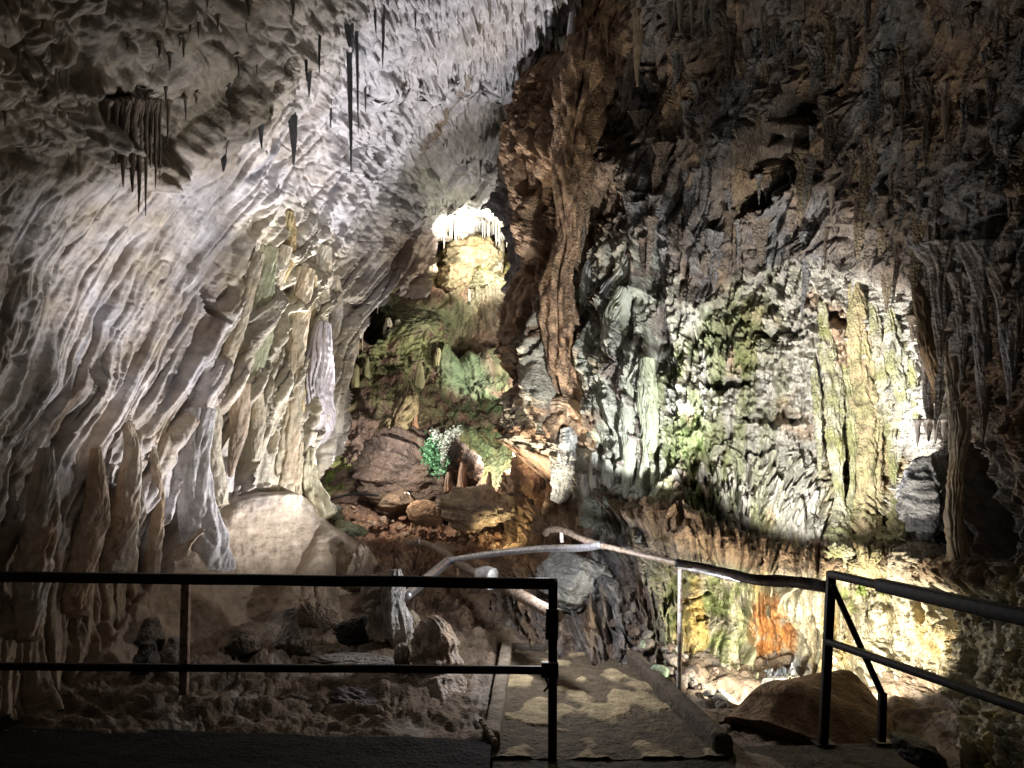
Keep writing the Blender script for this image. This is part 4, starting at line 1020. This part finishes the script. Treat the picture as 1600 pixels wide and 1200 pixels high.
for x, y0, y1, w, Y, lb in ((655, 567, 612, 15, 15.3, "mossy pointed stalagmite on the crest of the slope"), (684, 544, 576, 12, 16.6, "yellow green stalagmite higher on the crest of the slope"),
                        (606, 497, 545, 15, 16.9, "banded tan stalagmite beside the dark niche"), (621, 500, 548, 18, 17.0, "rounded white stalagmite beside the dark niche"),
                        (700, 737, 762, 9, 9.9, "left brown stub on the slab behind the path"), (722, 722, 766, 12, 9.9, "tallest brown stub on the slab behind the path"), (764, 737, 762, 8, 9.8, "right brown stub on the slab behind the path"),
                        (556, 570, 600, 10, 14.6, "stubby mossy stalagmite on the left bank of the slope"), (573, 560, 590, 9, 15, "slim mossy stalagmite on the left bank of the slope"),
                        (648, 640, 664, 9, 12.6, "small tan knob on the brown slope")):
    c_ = (0.42, 0.38, 0.2) if 'moss' in lb or 'green' in lb else ((0.30, 0.16, 0.09) if 'brown' in lb else (0.5, 0.44, 0.34))
    drip("stalagmite", [(x, y0, Y, w * .45), (x + 1, y0 + (y1 - y0) * .2, Y, w * .8), (x, (y0 + y1) / 2, Y, w * 1.05), (x, y1 + 6, Y, w * 1.5)], lb, "stalagmite", None, c_, flute=0.2, bump=0.25)
drip("leaning_rock", [(640, 606, 12.8, 16), (636, 630, 12.4, 34), (620, 660, 12.0, 42), (604, 690, 11.7, 42), (588, 722, 11.4, 30), (582, 742, 11.3, 12)], "yellow mossy rock arm leaning on the big boulder", "rock", None, (0.33, 0.27, 0.14), (0.17, 0.12, 0.07), flat=0.8, flute=0.25, bump=0.4, mat=M_ROUGH)
rock("boulder", 650, 738, 10.8, 176, 140, "biggest brown boulder in the middle of the cave", "boulder", None, (0.17, 0.115, 0.085), (0.11, 0.08, 0.07), sub=6, depth=0.8, tilt=-14, facet=0.7, rough=0.3, layers=0.03)
rock("boulder", 665, 802, 9.7, 58, 36, "orange brown stone lying in front of the biggest boulder", "boulder", None, (0.46, 0.27, 0.15), None, sub=5, tilt=-12)
rock("boulder", 740, 790, 9.6, 128, 66, "cracked brown slab carrying three stubs", "boulder", None, (0.26, 0.18, 0.12), (0.36, 0.28, 0.2), sub=6, tilt=-4, facet=0.8, rough=0.3, layers=0.03)
rock("boulder", 620, 782, 10.2, 60, 36, "rounded dark stone at the left foot of the biggest boulder", "boulder", None, (0.26, 0.17, 0.11), None, sub=5)
rock("boulder", 548, 826, 8.9, 60, 22, "flat green stone slab at the edge of the scree", "boulder", None, (0.32, 0.34, 0.22), None, sub=5, tilt=-16)
rock("boulder", 506, 806, 9.3, 60, 50, "angular mossy block below the pink dripstone", "boulder", None, (0.33, 0.31, 0.2), None, sub=5, tilt=-30)
rock("boulder", 838, 735, 9.6, 70, 130, "rusty brown rock shoulder left of the grey stalagmite", "boulder", None, (0.33, 0.18, 0.10), None, sub=6, rough=0.45, facet=0.9, tilt=22, layers=0.03)
rock("boulder", 792, 790, 9.5, 26, 34, "white lit stone beside the layered slab", "boulder", None, (0.6, 0.5, 0.32), None, sub=5)
rock("boulder", 905, 905, 7.7, 140, 90, "large grey pitted slab below the silver handrail", "boulder", None, (0.31, 0.31, 0.31), (0.22, 0.22, 0.2), sub=6, tilt=-10, rough=0.2, facet=1.0)
rock("boulder", 932, 800, 8.0, 64, 50, "pale green grey block under the ribbed drapery", "boulder", None, (0.36, 0.38, 0.32), None, sub=5, rough=0.3)
rock("boulder", 1000, 850, 7.2, 60, 44, "blue grey rock at the left end of the ledge", "boulder", None, (0.25, 0.26, 0.29), None, sub=5, rough=0.3)
drip("brown_column", [(920, 60, 10, 60), (908, 140, 10, 84), (896, 220, 10, 74), (889, 300, 10, 56), (888, 380, 10, 40), (876, 430, 10, 42), (872, 500, 10, 60), (880, 570, 10, 62), (888, 625, 10, 56), (880, 660, 10, 84), (862, 700, 10, 110)], "tall reddish brown column dividing the passage from the right wall", "column", None, (0.34, 0.23, 0.14), (0.22, 0.14, 0.09), flute=0.35, nf=9, bump=0.7, ring=0.0, mat=M_ROUGH, front=-0.45, flat=0.9, freq=5)
drip("brown_column", [(850, 470, 10, 16), (846, 540, 10, 26), (858, 600, 10, 22), (868, 650, 10, 18)], "shorter ribbed brown column hugging the left of the tall one", "column", None, (0.33, 0.21, 0.13), (0.2, 0.13, 0.08), flute=0.3, nf=8, bump=0.5, ring=0.0, mat=M_ROUGH, front=-0.3, freq=5)
drip("saddle_rock", front=-0.25, cp=[(850, 640, 9.9, 20), (868, 636, 9.7, 34), (890, 645, 9.55, 42), (905, 668, 9.5, 40), (914, 700, 9.5, 20)], label="smooth brown saddle where the brown column meets the rocks", cat="flowstone", col=(0.42, 0.29, 0.19), col2=BR, flute=0.1)

GD = "ribbed grey draperies on the central pillar"
DC = (0.44, 0.45, 0.38); DC2 = (0.33, 0.34, 0.25)
def drapery(cp, label, col=DC, col2=DC2, flat=0.7, flute=0.32, nf=22, **kw):
    n_ = len(cp); m_ = sum(right.base(c[0], c[1]) for c in cp) / n_
    cp = [(c[0], c[1], 0.5 * right.base(c[0], c[1]) + 0.5 * m_ - 0.2 - 0.12 * i / n_, c[3]) for i, c in enumerate(cp)]
    return drip("ribbed_drapery", cp, label, "drapery", GD, col, col2, flat=flat, flute=flute, nf=nf, ring=0.01, bump=0.15, **kw)
drapery([(908, 395, 9.75, 20), (903, 440, 9.6, 28), (900, 480, 9.5, 34), (896, 510, 9.4, 24), (897, 524, 9.4, 8)], "grey drapery with a jagged tip at the top left of the pillar", (0.38, 0.38, 0.38))
drapery([(866, 470, 9.7, 10), (878, 480, 9.6, 20), (882, 500, 9.55, 18), (880, 512, 9.5, 6)], "small cream tooth left of the jagged drapery", (0.55, 0.52, 0.38))
drapery([(938, 390, 9.5, 30), (932, 430, 9.4, 50), (922, 470, 9.35, 34), (910, 500, 9.3, 10)], "fluted grey drapery above the slanting crack", (0.38, 0.38, 0.37), nf=30)
drapery([(985, 400, 9.2, 24), (975, 430, 9.1, 30), (950, 455, 9.1, 26), (930, 480, 9.1, 10)], "leaning fluted drapery following the crack", (0.36, 0.36, 0.35))
drapery([(978, 450, 9.0, 26), (962, 500, 8.95, 42), (960, 550, 8.9, 40), (966, 600, 8.9, 22), (970, 625, 8.9, 8)], "tall greenish drapery in the middle of the pillar", nf=26)
drapery([(930, 490, 9.2, 18), (925, 540, 9.1, 24), (930, 590, 9.1, 20), (934, 615, 9.1, 6)], "slim pale drapery left of the tall greenish one", (0.5, 0.5, 0.42))
drapery([(948, 590, 8.9, 22), (940, 620, 8.85, 48), (940, 655, 8.8, 54), (944, 682, 8.8, 34), (948, 697, 8.8, 8)], "big rounded drapery like a folded shell", (0.5, 0.5, 0.38), nf=34, flat=0.9)
drapery([(985, 580, 8.8, 20), (982, 640, 8.7, 26), (984, 700, 8.65, 24), (980, 750, 8.6, 18), (976, 780, 8.6, 8)], "long dark green drapery beside the shell shaped one", (0.36, 0.37, 0.3))
drapery([(1012, 560, 8.6, 24), (1012, 620, 8.5, 34), (1016, 680, 8.45, 26), (1010, 730, 8.4, 12)], "mottled green drapery next to the alcove", (0.37, 0.42, 0.26))
drapery([(960, 650, 8.75, 10), (966, 700, 8.7, 16), (962, 760, 8.7, 12)], "narrow grey drapery behind the shell shaped one")
drip("stalagmite", [(884, 668, 9.2, 18), (888, 690, 9.1, 34), (884, 730, 9.0, 42), (878, 765, 8.9, 34), (868, 785, 8.9, 20)], "thick grey stalagmite leaning on the rusty rocks", "stalagmite", None, (0.42, 0.43, 0.41), (0.3, 0.3, 0.27), front=-0.1, flute=0.15, bump=0.3, mat=M_ROUGH)
for x, y0, y1, w, lb in ((928, 706, 785, 18, "tallest of three grey teeth below the shell shaped drapery"), (948, 718, 765, 20, "broad right tooth below the shell shaped drapery"), (913, 740, 780, 18, "low left tooth below the shell shaped drapery")):
    drip("stalagmite", [(x, y0, 8.4, w * .4), (x + 2, y0 + 12, 8.4, w * .8), (x + 3, (y0 + y1) / 2, 8.4, w * 1.1), (x + 4, y1, 8.4, w * .7)], lb, "stalagmite", None, (0.42, 0.42, 0.36), front=0.0, bump=0.3)

# ------------------------------------------------------------------ alcove columns and hollow
AC = (0.50, 0.47, 0.36); AC2 = (0.30, 0.30, 0.13)
def acol(cp, label, col=AC, col2=AC2, **kw):
    kw.setdefault('flute', 0.22)
    n_ = len(cp) - 1
    cp = [(c[0], c[1], min(right.base(c[0], c[1]), 7.6) - 0.10 - 0.32 * i / n_, c[3]) for i, c in enumerate(cp)]
    return drip("column", cp, label, "column", "columns in the lit alcove", col, col2, ring=0.04, bump=0.55, nf=7, mat=M_ROUGH, freq=9.0, **kw)
acol([(1284, 470, 7.0, 10), (1293, 540, 7.0, 26), (1302, 610, 6.9, 30), (1305, 690, 6.85, 26), (1308, 740, 6.8, 17), (1312, 775, 6.8, 12), (1312, 815, 6.75, 26), (1310, 850, 6.7, 38), (1308, 868, 6.7, 44)], "leftmost mossy column in the lit alcove, pinched near its foot")
acol([(1334, 440, 7.0, 12), (1342, 510, 7.0, 36), (1350, 600, 6.8, 44), (1357, 680, 6.7, 40), (1357, 740, 6.6, 36), (1356, 800, 6.5, 44), (1355, 850, 6.4, 56), (1355, 890, 6.35, 66)], "thickest orange stained column in the lit alcove", (0.52, 0.41, 0.25), (0.34, 0.32, 0.16))
acol([(1318, 540, 6.95, 8), (1327, 620, 6.85, 16), (1333, 700, 6.8, 13), (1332, 750, 6.75, 8), (1326, 800, 6.75, 15), (1320, 860, 6.7, 26)], "thin mossy column between the pinched one and the thickest", (0.46, 0.44, 0.30))
acol([(1362, 470, 6.9, 10), (1374, 540, 6.9, 20), (1386, 620, 6.8, 22), (1393, 690, 6.75, 17), (1396, 740, 6.7, 11), (1398, 778, 6.7, 4)], "hanging cream stalactite touching down in the alcove", (0.52, 0.48, 0.38))
acol([(1402, 744, 6.65, 9), (1405, 775, 6.6, 20), (1403, 820, 6.55, 30), (1400, 866, 6.5, 44)], "stout short column at the right of the alcove", (0.46, 0.43, 0.28))
acol([(1388, 480, 6.8, 12), (1402, 560, 6.8, 34), (1412, 620, 6.7, 24), (1410, 670, 6.65, 14), (1404, 722, 6.65, 4)], "broad hanging drip above the short column", (0.50, 0.48, 0.42))
acol([(1270, 560, 6.9, 8), (1276, 620, 6.9, 14), (1280, 690, 6.9, 10), (1281, 740, 6.9, 4)], "short thin drip left of the pinched column", (0.5, 0.48, 0.4))
acol([(1424, 560, 6.8, 8), (1430, 620, 6.8, 12), (1430, 690, 6.8, 5)], "slim drip right of the broad hanging one", (0.48, 0.46, 0.42))
curt = [(1426, 430, 6.15, 8), (1438, 470, 6.0, 22), (1448, 540, 5.85, 24), (1462, 600, 5.85, 16), (1458, 630, 5.85, 5)]
drip("flowstone_curtain", curt, "brown curtain edge hanging right of the alcove", "curtain", None, (0.34, 0.24, 0.15), flute=0.2, nf=12)
drip("flowstone_curtain", [(1490, 500, 5.7, 10), (1492, 560, 5.55, 30), (1500, 640, 5.4, 34), (1496, 720, 5.3, 24), (1490, 800, 5.3, 26), (1498, 870, 5.3, 34), (1500, 910, 5.3, 50)], "tall grey brown curtain between the alcove and the dark gap", "curtain", None, (0.28, 0.25, 0.21), (0.36, 0.27, 0.16), flute=0.22, nf=12)
for x, y0, y1, w, Y, lb in ((1452, 540, 690, 26, 5.9, "pale drip hanging over the grey rock"), (1535, 380, 690, 46, 5.0, "huge smooth grey drape on the far right wall"), (1580, 420, 640, 50, 4.8, "dim grey drape at the right border"), (1470, 380, 560, 50, 5.6, "grey brown drape above the alcove's right end"), (1505, 430, 600, 30, 5.3, "narrow dim drape between two broad ones")):
    stal(x, y0, y1, w, Y, lb, None, (0.36, 0.35, 0.36) if Y < 5.65 else (0.6, 0.56, 0.56), (0.27, 0.22, 0.18), flute=0.16, nf=5, ring=0.0, flat=0.6, bump=0.4, mat=M_ROUGH)
for x, y1 in ((1434, 700), (1447, 680), (1462, 694), (1473, 682), (1486, 678)):
    stal(x, 655, y1, 10, 5.85, "small pale tooth beside the pale drip over the grey rock", "pale teeth right of the alcove", (0.6, 0.56, 0.56))
rock("boulder", 1450, 770, 6.0, 80, 130, "blue grey crumpled rock right of the alcove columns", "boulder", None, (0.36, 0.37, 0.39), (0.24, 0.24, 0.26), sub=6, rough=0.5, facet=0.9)
rock("boulder", 1440, 880, 5.9, 80, 60, "pale knobbly rock on the ledge below the crumpled one", "boulder", None, (0.44, 0.38, 0.28), None, sub=5, rough=0.5)
drip("flowstone_mound", [(1345, 1086, 5.5, 30), (1344, 1088, 5.5, 74), (1342, 1094, 5.47, 116), (1338, 1110, 5.42, 176), (1332, 1138, 5.35, 250), (1326, 1175, 5.25, 330), (1322, 1220, 5.15, 400)], "dark earth mound behind the right railing posts", "mound", None, (0.30, 0.2, 0.12), (0.2, 0.13, 0.08), flat=0.45, flute=0.0, nf=9, ring=0.0, bump=0.06, ns=140, res=90, mat=M_EARTH)
rock("boulder", 1238, 1082, 6.2, 90, 60, "pale rounded rock at the foot of the lower hollow", "boulder", None, (0.45, 0.42, 0.38), None, sub=5, rough=0.3)
rock("boulder", 1214, 1118, 5.5, 46, 30, "green mossy stone beside the white stump", "boulder", None, (0.28, 0.40, 0.22), None, sub=5, tilt=20)
drip("stalagmite", [(1168, 1093, 5.3, 8), (1176, 1100, 5.3, 10), (1180, 1112, 5.3, 11), (1186, 1126, 5.3, 18), (1186, 1142, 5.3, 34)], "small white twisted stump at the end of the rubble", "stump", None, (0.68, 0.66, 0.58), bump=0.5, flute=0.3)
rock("boulder", 1430, 1170, 4.3, 90, 40, "black stone in the bottom right corner behind the railing", "boulder", None, (0.05, 0.045, 0.04), None, sub=5, tilt=-25)

# ------------------------------------------------------------------ foreground stalagmites
def smite(cp, label, col=(0.36, 0.33, 0.3), col2=(0.22, 0.17, 0.12), **kw):
    kw.setdefault('ring', 0.05); kw.setdefault('bump', 0.35); kw.setdefault('flute', 0.07); kw['mat'] = M_ROUGH
    m0 = cp[-2][3]; cp = cp[:-1] + [(cp[-1][0], cp[-1][1], cp[-1][2], min(cp[-1][3], m0 * 1.35))]
    return drip("stalagmite", cp, label, "stalagmite", "stalagmites behind the left railing", col, col2, **kw)
smite([(453, 950, 6.6, 12), (454, 958, 6.6, 20), (453, 980, 6.55, 24), (452, 1003, 6.5, 44), (450, 1025, 6.4, 110)], "short grey stalagmite standing alone left of the pale pair")
smite([(578, 900, 6.4, 20), (584, 926, 6.4, 40), (592, 950, 6.35, 42), (592, 978, 6.3, 34), (580, 1000, 6.6, 24)], "left of the pale twin stalagmites behind the railing", (0.6, 0.54, 0.47))
smite([(618, 890, 6.35, 18), (618, 912, 6.35, 30), (614, 940, 6.3, 34), (618, 968, 6.3, 44), (624, 990, 6.5, 46)], "right of the pale twin stalagmites behind the railing", (0.56, 0.55, 0.53))
smite([(640, 955, 6.5, 10), (648, 975, 6.5, 18), (640, 1000, 6.5, 20)], "thin cream shard beside the twin stalagmites", (0.55, 0.48, 0.36))
smite([(666, 980, 5.9, 34), (672, 992, 5.85, 60), (680, 1025, 5.8, 72), (682, 1062, 5.75, 74), (682, 1100, 5.7, 96), (680, 1130, 5.8, 120)], "fat ringed stalagmite with a fringed foot", (0.56, 0.49, 0.43), (0.4, 0.28, 0.18), ring=0.10, ns=110)
smite([(626, 1008, 5.95, 10), (628, 1018, 5.9, 22), (628, 1042, 5.9, 26), (628, 1066, 5.9, 50)], "small knob headed stalagmite left of the fat one", (0.4, 0.34, 0.3))
smite([(565, 853, 8.2, 14), (566, 866, 8.1, 28), (563, 890, 8.0, 36), (560, 915, 7.9, 60)], "rounded grey stalagmite behind the twins", (0.38, 0.32, 0.26))
smite([(500, 898, 7.4, 10), (500, 908, 7.4, 18), (498, 930, 7.2, 60), (490, 970, 7.0, 110)], "low fluted tan stalagmite with a bright tip", (0.42, 0.33, 0.24))
smite([(236, 966, 6.0, 18), (236, 985, 6.0, 34), (234, 1010, 5.9, 50)], "dark stub nearest to the left wall", (0.13, 0.1, 0.08))
smite([(272, 995, 5.9, 14), (272, 1012, 5.9, 30), (272, 1045, 5.8, 46)], "grey blue stub left of the railing's thin post", (0.3, 0.29, 0.28))
smite([(232, 1004, 5.6, 22), (230, 1025, 5.6, 36), (228, 1050, 5.5, 46)], "black broken stub below the dark one", (0.07, 0.06, 0.055))
smite([(165, 1078, 5.3, 12), (165, 1095, 5.3, 22), (163, 1120, 5.2, 34)], "small stub with a pale top low on the left", (0.14, 0.13, 0.1))
smite([(385, 984, 6.2, 24), (383, 1000, 6.2, 44), (380, 1020, 6.1, 60)], "broken black stump between the post and the lone stalagmite", (0.09, 0.075, 0.06))
for i, (x, y, w, h, Y, cc, lb) in enumerate(((560, 1100, 110, 50, 5.4, (0.26, 0.23, 0.22), "flat grey rock sheet behind the black platform edge"), (470, 1105, 130, 40, 5.4, (0.24, 0.19, 0.15), "broken brown rock left of the grey sheet"), (420, 1052, 150, 14, 5.9, (0.36, 0.33, 0.31), "thin pale rock ledge just above the middle bar"), (560, 1030, 130, 12, 6.1, (0.36, 0.33, 0.31), "pale layered rock lip right of the first ledge"),
                         (300, 1130, 120, 34, 5.2, (0.25, 0.2, 0.18), "low dull rock near the platform edge at left"), (400, 1075, 110, 18, 5.6, (0.3, 0.27, 0.25), "slim stone layer under the middle bar"), (650, 1110, 60, 44, 5.5, (0.33, 0.22, 0.12), "fringed tan rock under the fat stalagmite"), (350, 930, 70, 18, 7.2, (0.3, 0.2, 0.12), "low brown rib on the clay bank"),
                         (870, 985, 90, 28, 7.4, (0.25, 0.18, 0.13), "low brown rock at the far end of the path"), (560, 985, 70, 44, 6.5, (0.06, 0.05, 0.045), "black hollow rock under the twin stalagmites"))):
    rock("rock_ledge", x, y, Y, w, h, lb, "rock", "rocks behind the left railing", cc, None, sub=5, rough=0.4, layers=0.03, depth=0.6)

# rubble
GR = "loose stones beside the path"
def rubble(n, line, spread, s0, s1, cols, label, group, hgt=0.7):
    for i in range(n):
        f = rng.random() * (len(line) - 1); k = int(f); f -= k
        a, b = line[k], line[k + 1]
        x = a[0] + (b[0] - a[0]) * f + rng.gauss(0, spread); y = a[1] + (b[1] - a[1]) * f + rng.gauss(0, spread * 0.5); Y = a[2] + (b[2] - a[2]) * f
        w = rng.uniform(s0, s1); cc = rng.choice(cols); sz = 'tiny' if w < s0 + (s1 - s0) * 0.33 else ('largish' if w > s0 + (s1 - s0) * 0.7 else 'medium')
        end = 'at the near end' if Y < (line[0][2] + line[-1][2]) / 2 else 'at the far end'
        if abs(line[0][2] - line[-1][2]) < 0.9: end = 'towards the left' if x < (line[0][0] + line[-1][0]) / 2 else 'towards the right'
        rock("stone", x, y, Y - (y - a[1] - (b[1] - a[1]) * f) * 0.01, w, w * rng.uniform(0.5, 0.9), f"{sz} {hue(cc)} {label} {end}", "stone", group, cc, None, sub=3, tilt=rng.uniform(-30, 30), facet=0.9, rough=0.2)
ST = [(0.26, 0.19, 0.15), (0.3, 0.25, 0.21), (0.2, 0.14, 0.1), (0.38, 0.35, 0.3)]
rubble(70, [(965, 962, 7.3), (1010, 990, 6.9), (1060, 1040, 6.2), (1110, 1095, 5.65), (1150, 1128, 5.4)], 16, 10, 30, ST, "stone in the rubble beside the path", GR)
rubble(45, [(880, 950, 7.9), (950, 955, 7.6), (1000, 950, 7.4)], 18, 8, 26, ST, "stone in front of the large grey slab", "stones in front of the grey slab")
rubble(40, [(740, 985, 7.6), (820, 1000, 7.4), (900, 1002, 7.3)], 14, 8, 24, [(0.2, 0.14, 0.1), (0.26, 0.2, 0.15)], "stone where the path meets the slope", "stones at the end of the path")
rubble(60, [(540, 800, 10.2), (620, 825, 9.9), (700, 838, 9.7), (780, 846, 9.5)], 14, 5, 15, [(0.36, 0.2, 0.12), (0.28, 0.14, 0.08), (0.45, 0.32, 0.22)], "scree stone below the boulders", "reddish scree below the boulders")
rubble(30, [(120, 1080, 5.5), (350, 1110, 5.3), (560, 1120, 5.2)], 26, 6, 20, [(0.3, 0.27, 0.23), (0.14, 0.11, 0.09), (0.45, 0.41, 0.35)], "pebble behind the black platform edge", "pebbles behind the platform edge")
rock("stone", 1008, 1010, 6.6, 26, 18, "pale green stone lit beside the path corner", "stone", None, (0.42, 0.5, 0.34), None, sub=4)
rock("stone", 1030, 1052, 6.0, 30, 22, "flat green white stone right of the path kerb", "stone", None, (0.4, 0.5, 0.34), None, sub=4)

# ------------------------------------------------------------------ fern lit by the small lamp
fb = P(682, 742, 10.15)
fern = empty("fern", fb, "bright white and green lit fern growing between the boulders", "fern")
def leafy(name, pts, n, size, mat, seed):
    r_ = random.Random(seed); C = resample([tuple(p) for p in pts], 24); V = []; F = []
    for i in range(n):
        c = C[int(r_.random() ** 0.8 * 23)]
        d = Vector((r_.gauss(0, 1), r_.gauss(0, 0.7), r_.gauss(0.2, 0.8))).normalized(); l = size * r_.uniform(0.5, 1.3)
        s = d.cross(Vector((r_.gauss(0, 1), 1, r_.gauss(0, 1)))).normalized() * l * 0.32
        a = Vector(c) + Vector((r_.gauss(0, 1), r_.gauss(0, 1), r_.gauss(0, 1))) * size * 1.1; b0 = len(V)
        V += [a, a + d * l * 0.5 + s, a + d * l, a + d * l * 0.5 - s]; F.append([b0, b0 + 1, b0 + 2, b0 + 3])
    o = make_mesh(name, np.array([tuple(v - fern.location) for v in V]), np.array(F), mat, None, fern, smooth=False)
    return o
pipe("stem", [P(688, 742, 10.15), P(692, 722, 10.15), P(692, 700, 10.15), P(702, 680, 10.15), P(718, 674, 10.15)], 0.035, M_FERNW, fern, n=30, wob=0.4)
leafy("pale_frond", [P(692, 715, 10.1), P(694, 695, 10.1), P(704, 680, 10.1), P(720, 673, 10.1)], 330, 0.035, M_FERNW, 1)
leafy("pale_frond", [P(694, 700, 10.1), P(686, 684, 10.1), P(680, 676, 10.1)], 150, 0.035, M_FERNW, 2)
leafy("green_frond", [P(684, 735, 10.15), P(676, 712, 10.15), P(678, 692, 10.15)], 520, 0.055, M_FERN, 3)
leafy("green_frond", [P(690, 738, 10.15), P(682, 718, 10.15), P(670, 708, 10.15)], 360, 0.05, M_FERN, 4)

pipe("cable", [P(512, 782, 10.6), P(535, 775, 10.7), P(560, 771, 10.6), P(590, 774, 10.3)], 0.016, M_CABLE, label="black cable lying on the clay left of the biggest boulder", cat="cable")
pipe("cable", [P(668, 484, 19.8), P(672, 505, 19.6), P(684, 522, 19.4), P(702, 528, 19.2)], 0.02, M_TANP, label="thin pale cable curving down the brown slope below the grotto", cat="cable")
